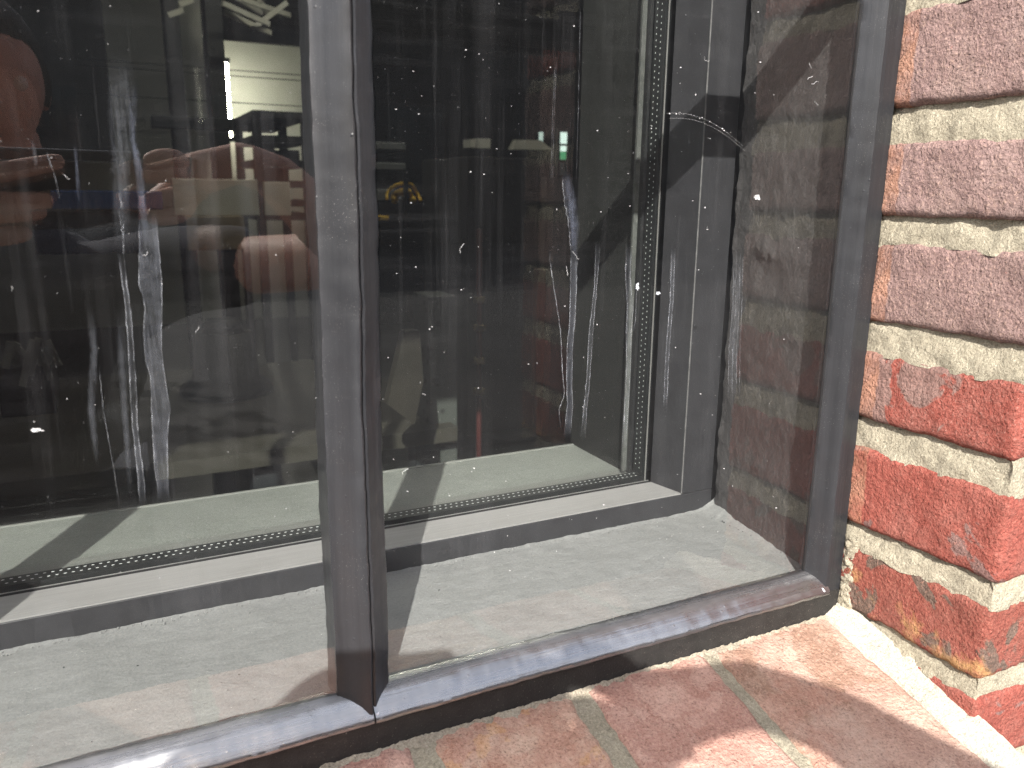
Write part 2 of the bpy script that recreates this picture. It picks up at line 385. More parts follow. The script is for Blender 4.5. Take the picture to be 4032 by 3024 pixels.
mb.box((WX0, .24, WZ1), (.06, .335, RZ1)); mb.box((WX0, .24, RZ0), (.06, .332, .030))
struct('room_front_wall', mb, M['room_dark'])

# ================================================================== BRICK WALL
def rounded_brick(name, lo_, hi_, mat, parent, seed, res=.004, rough=.0011, rot=None, origin=None):
    lo_ = Vector(lo_); hi_ = Vector(hi_); c = (lo_+hi_)/2; h = (hi_-lo_)/2
    n = [max(2, int(round(2*h[i]/res))) for i in range(3)]
    verts = {}; V = []; F = []
    def vid(i, j, k):
        key = (i, j, k)
        if key in verts: return verts[key]
        p = Vector((-h[0]+2*h[0]*i/n[0], -h[1]+2*h[1]*j/n[1], -h[2]+2*h[2]*k/n[2]))
        wp = p+c
        r = .0032 + .0055*max(0, nz(wp, 55, seed)) + .004*max(0, nz(wp, 140, seed+3))
        q = Vector([max(-h[a]+r, min(h[a]-r, p[a])) for a in range(3)])
        d = p-q
        nrm = d.normalized() if d.length > 1e-9 else Vector((0, 0, 0))
        p2 = q + nrm*min(r, d.length) if d.length > 0 else p
        amp = rough*(1.2*fbm(wp, 28, 3, seed) + .7*fbm(wp, 130, 3, seed+1))
        g = Vector((p[0]/h[0], p[1]/h[1], p[2]/h[2])); ax = max(range(3), key=lambda a: abs(g[a]))
        dn = Vector((0, 0, 0)); dn[ax] = 1 if g[ax] > 0 else -1
        p2 = p2 + (nrm if d.length > 1e-9 else dn)*amp
        V.append(p2); verts[key] = len(V)-1; return len(V)-1
    for ax in range(3):
        a, b = [x for x in range(3) if x != ax]
        for side in (0, n[ax]):
            for i in range(n[a]):
                for j in range(n[b]):
                    def g(ii, jj):
                        k = [0, 0, 0]; k[ax] = side; k[a] = ii; k[b] = jj; return vid(*k)
                    q = [g(i, j), g(i+1, j), g(i+1, j+1), g(i, j+1)]
                    flip = (side == 0) != (ax == 1)
                    F.append(tuple(q[::-1] if flip else q))
    org = Vector(origin) if origin is not None else c
    me = bpy.data.meshes.new(name); me.from_pydata([p+c-org for p in V], [], F); me.update()
    for p in me.polygons: p.use_smooth = True
    me.materials.append(mat)
    o = bpy.data.objects.new(name, me); link(o, parent); o.location = org
    if rot is not None: o.matrix_local = rot @ Matrix.Translation(org)
    return o

wall = thing('brick_wall', 'sunlit red and purple brick wall with sandy mortar, right of the dark window frame', 'brick wall', (0, 0, 0))
FY = -.1165
courses = [  # z0, z1, material, front length
    (-.285, -.224, 'bk_any', .215), (-.210, -.148, 'bk_any', .1025), (-.135, -.074, 'bk_any', .215),
    (-.062, -.006, 'bk_red', .1025), (.0075, .060, 'bk_ochre', .215), (.077, .137, 'bk_red', .1025), (.158, .208, 'bk_half', .215),
    (.230, .286, 'bk_purple2', .1025), (.304, .352, 'bk_purple', .215), (.376, .437, 'bk_purple', .1025),
    (.452, .513, 'bk_half', .215), (.527, .589, 'bk_purple2', .1025), (.602, .664, 'bk_red', .215), (.677, .739, 'bk_any', .1025)]
BRICK_LABEL = {'bk_purple': 'dusty purple brown brick with an orange end beside the frame', 'bk_purple2': 'pale mauve brick with an orange end beside the frame', 'bk_half': 'brick half purple and half red with swirled patches', 'bk_red': 'plain red brick in the reveal', 'bk_ochre': 'dark red brick stained with ochre next to the sill'}
for i, (z0, z1, mt, fl) in enumerate(courses):
    hero = -.07 < z0 < .46
    seed = i*1.31+.2
    xo = .0007*math.sin(i*2.1)
    # reveal brick: end face on the window side, origin kept at the frame so colour bands sit right
    rb_ = rounded_brick('brick', (xo, FY+.001*math.sin(i*3.3), z0), (fl, .098 if fl < .2 else -.014, z1) if False else (fl, .0056, z1), M[mt], wall, seed, .004 if hero else .012, .0012, origin=(0, 0, (z0+z1)/2))
    if hero and mt in BRICK_LABEL: rb_['label'] = BRICK_LABEL[mt]
    x = fl+.011
    k = 0
    while x < .72:
        L = .215
        rounded_brick('brick', (x, FY+.001*math.sin(i+k), z0+.001*math.sin(k*2+i)), (x+L, -.02, z1), M['bk_any'], wall, seed+7+k, .014, .0012)
        x += L+.011; k += 1
# mortar: one L-shaped weathered joint per bed, plus a recessed core
def joint(z0, z1, seed, res=.0035, hero=True):
    """bed joint between courses, running out along the reveal and round the corner onto the front"""
    L1 = -FY+.005; x1 = .74
    if not hero: res = .012
    n1 = int(L1/res); n2 = int((.12 if hero else .1)/res); path = []
    for i in range(n1+1): path.append((Vector((0, .005-L1*i/n1, 0)), Vector((-1, 0, 0))))
    path[-1] = (Vector((0, FY, 0)), Vector((-.7, -.7, 0)))
    for i in range(1, n2+1): path.append((Vector((.12*i/n2, FY, 0)), Vector((0, -1, 0))))
    path.append((Vector((x1, FY, 0)), Vector((0, -1, 0))))
    V = []; F = []; K = 8
    for a, (p, nn) in enumerate(path):
        for k in range(K+1):
            s = k/K; z = z0-.003+(z1-z0+.006)*s
            wp = Vector((p.x, p.y, z))
            dep = .0012+.0048*s**1.7 + .0022*fbm(wp, 60, 4, seed) + .0010*fbm(wp, 260, 2, seed)
            dep += .004*max(0, nz(wp, 34, seed+5)-.25)
            wob = .0018*fbm(wp, 80, 3, seed+2)*(1 if k in (0, K) else .3)
            q = p - nn*dep; V.append((q.x, q.y, z+wob))
        # inner return
    for a in range(len(path)-1):
        for k in range(K):
            i = a*(K+1)+k; F.append((i, i+1, i+K+2, i+K+1))
    o = obj('mortar_joint', V, F, M['mortar'], wall, True)
    return o
for i in range(len(courses)-1):
    joint(courses[i][1], courses[i+1][0], i*2.7, hero=-.08 < courses[i][1] < .47)
MB().box((.009, FY+.010, -.29), (.74, -.004, .74)).build('mortar_core', M['mortar'], wall)
# the wall under the sill and the wall further round are plain repeats of the same bonding
t = NT('plain_brick_facing'); o = t.tc.outputs['Object']
bt = t.n.new('ShaderNodeTexBrick'); t.link(t.mapping(o, (1, 1, 1), rot=(R(90), 0, 0)), bt.inputs[0])
bt.inputs['Color1'].default_value = (.27, .065, .045, 1); bt.inputs['Color2'].default_value = (.22, .12, .10, 1); bt.inputs['Mortar'].default_value = (.40, .36, .28, 1)
bt.inputs['Scale'].default_value = 1; bt.inputs['Mortar Size'].default_value = .006; bt.inputs['Brick Width'].default_value = .225; bt.inputs['Row Height'].default_value = .075
t.pbr(bt.outputs[0], .9, t.bump(t.noise(o, 300, 4), .6, .002), .2)
M['facing'] = t.m
mb = MB()
mb.box((-3.0, FY+.002, GZ), (.74, .22, -.29)); mb.box((-3.0, FY+.002, -.29), (-.002, .22, -.075))
mb.box((.745, FY+.002, GZ), (3.5, .235, 3.6)); mb.box((-3.0, FY+.002, WZ1+.03), (.742, .235, 3.6))
mb.box((-3.0, FY+.002, -.07), (WX0-.02, .235, WZ1+.028)); mb.box((.022, .006, -.285), (.742, .235, WZ1+.028)); mb.box((.002, FY+.002, .742), (.742, .004, WZ1+.028))
tag(mb.build('outer_wall', M['facing']), kind='structure')

# ================================================================== BRICK SILL
TH = math.atan(.25)
SROT = Matrix.Rotation(TH, 4, 'X')
sill = thing('brick_window_sill', 'sloping sill of bricks laid flat in sun under the dark window frame', 'window sill', (0, 0, 0))
edges = [(-.126, -.012, 'bk_s1'), (-.231, -.1345, 'bk_s2'), (-.341, -.243, 'bk_s3'), (-.452, -.353, 'bk_s2'), (-.562, -.463, 'bk_s1'), (-.672, -.573, 'bk_s3'),
         (-.782, -.683, 'bk_s2'), (-.892, -.793, 'bk_s1'), (-1.002, -.903, 'bk_s3'), (-1.112, -1.013, 'bk_s2'), (-1.222, -1.123, 'bk_s1')]
for i, (x0, x1, mt) in enumerate(edges):
    rounded_brick('brick', (x0, -.175, -.066), (x1, .03, .0006*math.sin(i*2)), M[mt], sill, 30+i*1.7, .004 if i < 5 else .012, .0008, rot=SROT)
def sill_joint(x0, x1, seed, fine=True):
    ny, nx = (52, 6) if fine else (8, 2)
    def fn(a, b):
        x = x0-.003+(x1-x0+.006)*a; y = .02-.197*b
        z = -.0016 + .0012*fbm((x, y, 0), 90, 4, seed) + .0006*fbm((x, y, 0), 330, 2, seed) - .0018*max(0, nz((x, y, 0), 40, seed)-.2)
        return SROT @ Vector((x, y, z))
    v, f = grid(nx, ny, fn); return obj('mortar_joint', v, f, M['mortar_s'], sill, True)
M['mortar_s'] = mortar_mat('sill_mortar', (.33, .295, .22), (.45, .405, .31), (.15, .135, .10))
for i in range(len(edges)-1): sill_joint(edges[i+1][1], edges[i][0], 50+i, i < 5)
def point_fn(a, b):
    z = -.002+.066*b; y = .003-.0155*a
    x = .0012-.0030*math.sin(math.pi*min(1, a*1.05))*(.6+.9*abs(fbm((0, y, z), 120, 4, 3))) + .0012*fbm((0, y, z), 260, 3, 5) + (.004 if a > .96 else 0)
    return (x, y+.0022*fbm((0, 0, z), 110, 4, 2)*(1 if a > .5 else 0), z)
# pale fillet of mortar where the sill meets the reveal, and the crumbly line along the window frame
def fil(a, b):
    y = .004-.185*b; s = a
    zs = .25*y; x = -.016+.019*s
    top = .007 if y > -.112 else .0
    zz = zs+.0012+ (.0105 + .0)*s**1.3*(1-.0*b) + .0013*fbm((x, y, s), 70, 4, 9) + .0008*fbm((x, y, s), 280, 2, 4)
    x += .0016*fbm((0, y, 0), 60, 3, 7)*(1-s)
    zz = zs-.004 if s < .02 else zz
    return (x, y, zz)
v, f = grid(9, 60, fil)
M['mortar_pale'] = mortar_mat('pale_mortar', (.50, .46, .37), (.64, .60, .50), (.26, .24, .19))
obj('mortar_fillet', v, f, M['mortar_pale'], sill, True)
v, f = grid(14, 60, point_fn)
obj('mortar_pointing', v, f, M['mortar'], wall, True)
def crumb(a, b):
    x = .0-1.2*a; yy = -.0005-.0040*b*max(.05, 1+1.3*fbm((x, 0, 0), 150, 5, 3)+1.1*nz((x, 0, 0), 22, 2))
    z = .25*yy + .0013*(1-b)**1.5*(1+.8*fbm((x, 0, 0), 230, 4, 8)) - .0012*b*b + .0006*fbm((x, yy, 0), 500, 2, 1)
    return (x, yy, z)
v, f = grid(900, 5, crumb)
obj('mortar_crumb_line', [(p[0], p[1], p[2]) for p in v], [q[::-1] for q in f], mortar_mat('sandy_crumbs', (.33, .285, .215), (.47, .42, .33), (.10, .09, .075)), sill, True)

# ================================================================== OUTER STEEL WINDOW
win = thing('steel_window', 'dark grey painted steel window with putty beads and dirty panes, set in brick', 'window', (0, 0, 0))
GY = .0125
def sweep(name, prof, axis, a0, a1, n, mat, amp=.00035, seed=0, cap=True, parent=win):
    """prof: list of 2-D points (closed) in the plane across the axis; x-axis: (y,z), z-axis: (x,y)"""
    V = []; F = []; K = len(prof)
    for i in range(n+1):
        s = a0+(a1-a0)*i/n
        for (p, q) in prof:
            base = Vector((s, p, q)) if axis == 'x' else Vector((p, q, s))
            d = Vector((fbm(base, 90, 3, seed), fbm(base, 90, 3, seed+4), fbm(base, 90, 3, seed+8)))*amp
            sl = Vector((fbm(base, 14, 2, seed+11), fbm(base, 14, 2, seed+13), fbm(base, 14, 2, seed+17)))*amp*1.6
            d += sl; d['xyz'.index(axis)] = 0
            V.append(base+d)
    for i in range(n):
        for k in range(K):
            F.append((i*K+k, i*K+(k+1) % K, (i+1)*K+(k+1) % K, (i+1)*K+k))
    F.append(tuple(range(K))); F.append(tuple(n*K+k for k in range(K)))
    o = obj(name, V, F, mat, parent, True); fix_normals(o)
    m_ = o.modifiers.new('crease', 'EDGE_SPLIT'); m_.split_angle = R(27)
    return o
def dens(pts, k=4):
    out = []
    for i in range(len(pts)):
        a = Vector(pts[i]); b = Vector(pts[(i+1) % len(pts)])
        for j in range(k): out.append(tuple(a.lerp(b, j/k)))
    return out
# flat frame strips (bottom and right)
sweep('frame_rail', dens([(0, -.004), (0, .0205), (.02, .0205), (.02, -.004)], 3), 'x', WX0, -.0005, 300, M['strip'], .00025, 1)
sweep('frame_stile', dens([(-.0152, .0003), (-.0003, .0003), (-.0003, .02), (-.0152, .02)], 3), 'z', .0206, WZ1, 240, M['paint_z'], .0003, 2)
sweep('frame_head', dens([(0, WZ1-.03), (0, WZ1), (.02, WZ1), (.02, WZ1-.03)], 2), 'x', WX0, 0, 20, M['strip'], .0002, 3)
# putty beads: gently convex chamfers from the frame face down to the glass
def bead_x(name, x0, x1, seed, n):
    prof = [(-.0026, .0196), (-.0036, .0206), (-.0037, .0222), (-.0031, .0238), (-.0008, .0264), (.0018, .0291), (.0040, .0313), (.0058, .0326), (.0088, .0340), (GY+.0002, .0352), (GY+.004, .0352), (GY+.004, .0196)]
    o = sweep(name, prof, 'x', x0, x1, n, M['paint_x'], .00042, seed)
    return o
MUL = [-.374, -.657, -.940]
bead_x('glazing_bead', MUL[0]+.0005, -.0150, 5, 260)
bead_x('glazing_bead', MUL[1]+.0005, MUL[0]-.0005, 6, 220)
bead_x('glazing_bead', MUL[2]+.0005, MUL[1]-.0005, 7, 120)
bead_x('glazing_bead', WX0, MUL[2]-.0005, 8, 100)
sweep('glazing_bead', [(-.0147, -.0014), (-.0175, -.0012), (-.0208, .0030), (-.0242, .0078), (-.0270, GY+.0002), (-.0270, GY+.004), (-.0147, GY+.004)], 'z', .0200, WZ1-.03, 260, M['paint_z'], .0004, 9)
MB().box((-.0285, GY-.0004, .034), (-.0268, GY+.0004, TZ_ if False else .44)).build('sealant_line', M['black'], win)
# transom just above the picture: it casts the diagonal shadow on the reveal
TZ0, TZ1 = .4585, .4935
sweep('transom', [(.0035, TZ0+.012), (-.001, TZ0+.0165), (-.001, TZ1-.0165), (.0035, TZ1-.012), (GY-.001, TZ1), (.03, TZ1), (.03, TZ0), (GY-.001, TZ0)], 'x', WX0, -.0152, 120, M['paint_x'], .0003, 10)
# mullions: two chamfers meeting at a groove
for k, mx_ in enumerate(MUL):
    dx = mx_-MUL[0]
    pr = [(-.3922, GY), (-.3921, .0104), (-.3908, .0098), (-.3862, .0058), (-.3815, .0016), (-.3772, -.0020), (-.3757, -.0026), (-.3747, -.0018), (-.3741, .0014), (-.3735, .0002), (-.3722, .0002), (-.3690, .0032), (-.3652, .0070), (-.3613, .0104), (-.3604, GY), (-.3604, .03), (-.3922, .03)]
    n = 300 if k == 0 else 60
    sweep('mullion', [(a+dx, b) for a, b in pr], 'z', .0196, WZ1-.03, n, M['paint_z'], .0005, 20+k)
# panes
panes = []
xs = [-.0205, MUL[0], MUL[1], MUL[2], WX0]
YT = .0018     # each pane sits a hair out of true in its putty
def pane_y(i, x):
    a, b = xs[i+1], xs[i]
    return GY+.0004 + YT*(1-2*(x-a)/(b-a))
for i in range(4):
    for (z0, z1) in ((.0285, TZ0+.006), (TZ1-.006, WZ1-.02)):
        x0, x1 = xs[i+1]+.004, xs[i]-.004
        ya, yb = pane_y(i, x0), pane_y(i, x1); th = .003
        V = [(x0, ya, z0), (x1, yb, z0), (x1, yb, z1), (x0, ya, z1), (x0, ya+th, z0), (x1, yb+th, z0), (x1, yb+th, z1), (x0, ya+th, z1)]
        F = [(0, 1, 2, 3), (5, 4, 7, 6), (1, 5, 6, 2), (4, 0, 3, 7), (3, 2, 6, 7), (4, 5, 1, 0)]
        g = obj('glass_pane', V, F, M['glass'] if i == 0 else M['glass_left'], win); fix_normals(g)
        if z0 < .1: panes.append(g)

# ------------------------------------------------------------------ dried runs, flecks and fibres on the two lower panes
def on_pane(px, py, lift=.0004):
    p = at(px, py, GY); i = 0 if p.x > MUL[0] else 1
    for _ in range(3): p = at(px, py, pane_y(i, p.x)-lift)
    return p
def resample(pts, n):
    out = []
    for k in range(n+1):
        y = pts[0][1]+(pts[-1][1]-pts[0][1])*k/n
        for (a, b) in zip(pts[:-1], pts[1:]):
            if a[1] <= y <= b[1]:
                s = (y-a[1])/max(1e-6, b[1]-a[1]); out.append((a[0]+(b[0]-a[0])*s, y)); break
        else: out.append((pts[-1][0], y))
    return out
def fadeattr(o, vals):
    at_ = o.data.attributes.new('fade', 'FLOAT', 'POINT'); at_.data.foreach_set('value', vals); return o
def endfade(s, e=.16): 
    q = max(0.0, min(1.0, min(s, 1-s)/e)); return q*q*(3-2*q)
def ribbon(name, left, right, mat, parent, n=60, jit=3, seed=0, lift=.0004, soft=False):
    Lp = resample(left, n); Rp = resample(right, n); V = []; F = []; A = []; K = 6
    for k in range(n+1):
        jl = jit*(nz((k*.33, seed, 0), 1)+.6*nz((k*.9, seed+5, 0), 1)); jr = jit*(nz((k*.33, seed+9, 0), 1)+.6*nz((k*.9, seed+15, 0), 1))
        for c in range(K+1):
            u = c/K; x = (Lp[k][0]+jl)*(1-u)+(Rp[k][0]+jr)*u
            V.append(on_pane(x, Lp[k][1]*(1-u)+Rp[k][1]*u, lift))
            A.append(endfade(k/n, .3 if soft else .1)*(math.sin(math.pi*u) if soft else .55+.45*abs(2*u-1)))
    for k in range(n):
        for c in range(K): i = k*(K+1)+c; F.append((i, i+K+1, i+K+2, i+1))
    return fadeattr(obj(name, V, F, mat, parent), A)
def edge_line(pts, parent, w=5, n=80, jit=3, seed=0, name='run_or_reveal_edge', amt=1.0):
    P = resample(pts, n); V = []; F = []; A = []
    for k in range(n+1):
        j = jit*(nz((k*.33*60/n, seed, 0), 1)+.6*nz((k*.9*60/n, seed+5, 0), 1))+1.5*nz((k*2.1, seed, 3), 1)
        ww = w*(.45+.7*abs(nz((k*.7, seed+2, 7), 1)))
        fd = endfade(k/n)*amt*max(0, min(1, .62+.9*nz((k*.21, seed+4, 1), 1)+.5*nz((k*.8, seed+6, 2), 1)))
        V.append(on_pane(P[k][0]+j-ww/2, P[k][1], .0006)); V.append(on_pane(P[k][0]+j+ww/2, P[k][1], .0006)); A += [fd, fd]
    for k in range(n): F.append((2*k, 2*k+2, 2*k+3, 2*k+1))
    return fadeattr(obj(name, V, F, M['film_edge'], parent), A)
def S(pts, ox, oy): return [(ox+a*.6076, oy+b*.6076) for a, b in pts]
def run(left, right, seed, mat='film', jit=3, ew=4.5, name='dried_water_run', edges=True):
    if not edges and mat == 'film': mat = 'film_soft'
    par = panes[0] if left[0][0] > 1400 else panes[1]
    r = ribbon(name, left, right, M[mat], par, 90, jit, seed, soft=not edges)
    if edges:
        edge_line(left, par, ew, 90, jit, seed, 'run_or_reveal_edge'); edge_line(right, par, ew*.8, 90, jit, seed+9, 'run_or_reveal_edge')
# left pane
run(S([(905,-300),(900,180),(940,330),(930,500),(945,680),(975,780),(985,1050),(990,1150),(1000,1350),(1020,1500),(1025,1610)],0,1008),
    S([(1010,-300),(1050,200),(1045,600),(1070,800),(1100,980),(1085,1200),(1090,1500),(1100,1610)],0,1008), 1)
run(S([(760,-40),(790,150),(810,300),(830,560),(850,1000),(870,1200),(890,1400),(910,1640)],0,1008),
    S([(800,-40),(825,200),(855,430),(870,680),(885,900),(890,1100),(915,1320),(935,1450),(945,1640)],0,1008), 2, 'film_faint')
run(S([(820,500),(830,760),(840,900),(870,1100),(890,1300),(900,1659)],0,0), S([(900,500),(890,760),(880,900),(930,1100),(950,1300),(985,1659)],0,0), 3, 'film', 6, edges=False)
run(S([(700,300),(690,700),(720,1100),(740,1659)],0,0), S([(860,300),(870,700),(850,1100),(840,1659)],0,0), 4, 'film_faint', 12, edges=False)
run(S([(470,920),(485,1050),(490,1180),(500,1320)],0,0), S([(500,920),(505,1050),(520,1180),(525,1320)],0,0), 5, 'film', 2, 3, edges=False)
run(S([(195,900),(205,960),(225,1090)],0,0), S([(215,900),(235,960),(250,1090)],0,0), 6, 'film_faint', 2, edges=False)
run(S([(550,300),(580,600),(560,1000),(620,1400)],0,1008), S([(610,300),(640,600),(620,1000),(650,1400)],0,1008), 7, 'film_faint', 5, edges=False)
run(S([(740,300),(760,700),(790,1100),(830,1600)],0,1008), S([(800,300),(830,700),(840,1100),(860,1600)],0,1008), 17, 'film_faint', 5, edges=False)
edge_line(S([(765,-420),(790,-330),(770,-300),(800,-100)],0,1008), panes[1], 4, 50, 4, 21, 'run_or_reveal_edge')
edge_line(S([(640,700),(670,1000),(740,1400),(780,1640)],0,1008), panes[1], 3, 50, 2, 22, 'run_or_reveal_edge')
edge_line(S([(800,1440),(800,1659)],0,0), panes[1], 5, 30, 6, 23, 'run_or_reveal_edge')
edge_line(S([(300,980),(360,1160),(390,1300)],0,0), panes[1], 3.5, 30, 3, 24, 'run_or_reveal_edge')
# right pane
run(S([(1490,-60),(1485,150),(1480,420),(1465,560),(1460,700),(1460,860),(1465,960),(1450,1100),(1440,1190)],1344,1008),
    S([(1530,-60),(1525,150),(1515,420),(1500,560),(1497,700),(1495,860),(1500,960),(1490,1100),(1478,1190)],1344,1008), 8, 'film', 2, 3.5)
run(S([(1425,1090),(1440,1300),(1470,1450),(1490,1700)],1344,0), S([(1480,1090),(1530,1300),(1545,1450),(1530,1700)],1344,0), 9, 'film', 5, 3, edges=False)
edge_line(S([(1428,1130),(1445,1300),(1472,1450),(1490,1659)],1344,0), panes[0], 4, 60, 5, 61)
edge_line(S([(1345,-60),(1365,130),(1390,280),(1420,480),(1430,700),(1445,900),(1410,1000),(1425,1130)],1344,1008), panes[0], 4, 90, 3, 25, 'run_or_reveal_edge')
run(S([(1650,-100),(1640,200),(1605,500),(1590,800),(1570,1000),(1548,1200)],1344,1008), S([(1680,-100),(1655,200),(1630,500),(1610,800),(1590,1000),(1580,1200)],1344,1008), 10, 'film_faint', 2, 3)
run(S([(1845,-100),(1842,150),(1855,330),(1845,520),(1850,700),(1835,1000),(1815,1300)],1344,1008), S([(1880,-100),(1872,150),(1890,330),(1878,520),(1875,700),(1858,1000),(1838,1300)],1344,1008), 11, 'film_faint', 2, 3)
edge_line(S([(1915,200),(1905,420),(1890,500)],1344,1008), panes[0], 3.5, 30, 2, 26, 'run_or_reveal_edge')
run(S([(2140,-60),(2130,300),(2105,600),(2085,1000)],1344,1008), S([(2165,-60),(2150,300),(2125,600),(2108,1000)],1344,1008), 12, 'film_faint', 1.5, 3)
for k, (xa, xb) in enumerate([(335, 300), (350, 325), (375, 350), (392, 372)]):
    edge_line(S([(xa, -60), (xa-8, 300), (xb, 600), (xb-5, 950)], 2688, 1008), panes[0], 2.6, 60, 2.5, 30+k, 'run_or_reveal_edge', .6)
run(S([(320,-60),(310,400),(280,950)],2688,1008), S([(400,-60),(375,400),(350,950)],2688,1008), 13, 'film_faint', 4, edges=False)
for k, xa in enumerate([1550, 1385, 1395]):  # pale lines on the pane standing in for the inner reveal's edges
    edge_line(S([(xa, 0 if k == 0 else 370), (xa-14, 700), (xa-28, 1200)], 1344, 0), panes[0], 2.4, 60, .6, 40+k, 'run_or_reveal_edge', .45)
# flecks: many tiny ones, per pane
def flecks(par, x0, x1, y0, y1, n, seed, smin=1.2, smax=5):
    rnd = random.Random(seed); V = []; F = []
    for _ in range(n):
        px, py = rnd.uniform(x0, x1), rnd.uniform(y0, y1); s = smin+(smax-smin)*rnd.random()**6
        k = 5; n0 = len(V); ph = rnd.random()*6; el = rnd.uniform(.6, 1.6)
        for j in range(k):
            a = ph+2*math.pi*j/k; V.append(on_pane(px+s*math.cos(a)*el, py+s*math.sin(a)/el, .0005))
        F.append(tuple(n0+j for j in range(k)))
    return tag(obj('dust_fleck', V, F, M['fleck'], par), kind='stuff')
flecks(panes[0], 1500, 3150, -200, 2300, 520, 3, .5, 3.2)
flecks(panes[1], -300, 1250, -200, 2300, 260, 4, .5, 2.8)
def fibre(px, py, seed):
    rnd = random.Random(seed); a = rnd.random()*6; pts = []
    x, y = px, py; k_ = rnd.uniform(.4, 1.3)
    for _ in range(9):
        pts.append(on_pane(x, y, .0007)); a += rnd.uniform(-.9, .9); x += 4.5*math.cos(a)*k_; y += 4.5*math.sin(a)*k_
    return pts
mbL, mbR = MB(), MB()
rnd = random.Random(11)
for i in range(6):
    px, py = rnd.uniform(1520, 3100), rnd.uniform(50, 1900); mbR.tube(fibre(px, py, i), .00006+.00004*rnd.random(), 4)
for i in range(4):
    px, py = rnd.uniform(30, 1180), rnd.uniform(300, 1900); mbL.tube(fibre(px, py, 100+i), .00006+.00004*rnd.random(), 4)
for q in ((3195, 270), (3195, 330), (3222, 415), (3200, 300)): mbR.tube(fibre(q[0], q[1], q[1]), .0001, 4)
tag(mbR.build('lint_fibre', M['fleck'], panes[0]), kind='stuff'); tag(mbL.build('lint_fibre', M['fleck'], panes[1]), kind='stuff')
# an arc scratch on the right pane, its glitter painted as white flecks
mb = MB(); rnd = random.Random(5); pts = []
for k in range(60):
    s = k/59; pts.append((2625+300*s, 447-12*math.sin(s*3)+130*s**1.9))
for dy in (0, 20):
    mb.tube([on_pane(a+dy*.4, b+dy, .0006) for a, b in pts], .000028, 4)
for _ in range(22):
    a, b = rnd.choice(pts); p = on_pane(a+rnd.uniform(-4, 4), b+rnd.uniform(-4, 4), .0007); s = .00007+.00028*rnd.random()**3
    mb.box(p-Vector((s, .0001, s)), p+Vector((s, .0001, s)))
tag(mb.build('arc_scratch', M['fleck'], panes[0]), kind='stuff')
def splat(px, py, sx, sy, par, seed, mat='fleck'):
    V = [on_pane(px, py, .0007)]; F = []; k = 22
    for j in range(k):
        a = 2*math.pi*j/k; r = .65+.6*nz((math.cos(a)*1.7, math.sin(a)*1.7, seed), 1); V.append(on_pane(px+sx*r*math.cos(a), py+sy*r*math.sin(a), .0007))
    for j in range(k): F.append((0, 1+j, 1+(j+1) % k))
    return obj('splat_or_glint', V, F, M[mat], par)
splat(2982, 776, 18, 15, panes[0], 1); splat(145, 1693, 34, 10, panes[1], 2); splat(2510, 1130, 10, 18, panes[0], 3, 'crust'); splat(2590, 1155, 12, 12, panes[0], 4, 'crust')  # the long flat one on the left pane is a painted blurred highlight
# dried paint smears at the bead ends beside the mullion
def smear(pts, wid, name='paint_run', yoff=-.0006):
    mb = MB(); P = []
    for (px, py) in pts:
        p = at(px, py, 0); z = p.z
        y = -.0028 if z < .023 else (-.0028+(z-.0225)*1.18)
        P.append(at(px, py, y+yoff))
    mb.tube(P, [wid*(.5+.5*math.sin(3.1*(i+.5)/len(P))) for i in range(len(P))], 6); return mb.build(name, M['paint_white'], win, True)
smear([(1556, 2703), (1535, 2722), (1520, 2735), (1512, 2760), (1500, 2790), (1485, 2815)], .0010)
smear([(1497, 2728), (1512, 2722), (1530, 2716)], .0009)
smear([(3203, 2290), (3222, 2303), (3236, 2318), (3248, 2330)], .0010)
smear([(3212, 2287), (3230, 2298), (3246, 2312)], .0006)
smear([(1420, 2775), (1405, 2790), (1412, 2806)], .0008)
smear([(1520, 2793), (1540, 2783), (1552, 2780)], .0005)

# ================================================================== CAVITY BETWEEN THE WINDOWS
ZS = .030
def sill_fn(a, b):
    x = WX0+(0.012-WX0)*a; y = GY+.0035+(.1545-GY-.0035)*b
    z = ZS + .0007*fbm((x, y, 0), 22, 4, 2) + .0004*fbm((x, y, 0), 110, 3, 6)
    e = max(0, (y-.1475)/.007); z += .0011*e*e*(1+.5*fbm((x, 0, 0), 260, 4, 4))
    d = (0.000-x); e2 = max(0, 1-d/.02); z += .006*e2*e2*(1+.22*fbm((0, y, 0), 120, 4, 4))
    return (x, y, z)
v, f = grid(420, 60, sill_fn)
cs = thing('cement_sill', 'pale grey painted cement ledge in sun behind the outer panes', 'ledge', (-.5, .08, .03))
obj('ledge_top', v, f, M['cement'], cs, True)
MB().box((WX0, GY+.0045, -.02), (.014, .1535, ZS-.004)).build('ledge_body', M['cement'], cs)
def grit(n, seed, where, rmin, rmax):
    rnd = random.Random(seed); V = []; F = []
    for _ in range(n):
        c = Vector(where(rnd)); r_ = rmin+(rmax-rmin)*rnd.random()**3; n0 = len(V)
        q = [Vector((rnd.uniform(.6, 1.2)*x, rnd.uniform(.6, 1.2)*y, rnd.uniform(.5, .9)*z)) for x, y, z in ((1, 0, 0), (0, 1, 0), (-1, 0, 0), (0, -1, 0), (0, 0, 1), (0, 0, -1))]
        V += [c+p*r_ for p in q]
        F += [(n0+i, n0+(i+1) % 4, n0+4) for i in range(4)]+[(n0+(i+1) % 4, n0+i, n0+5) for i in range(4)]
    return V, F
V, F = grit(700, 3, lambda r: (r.uniform(-.75, .0), .1535-abs(r.gauss(0, .0035)), ZS+.001), .0003, .0012)
tag(obj('cement_crumb', V, F, M['cement'], cs), kind='stuff')
V, F = grit(240, 4, lambda r: (-.004-abs(r.gauss(0, .004)), r.uniform(.02, .152), ZS+.0016), .0003, .0012)
tag(obj('cement_crumb', V, F, M['dark_alu'], cs), kind='stuff')
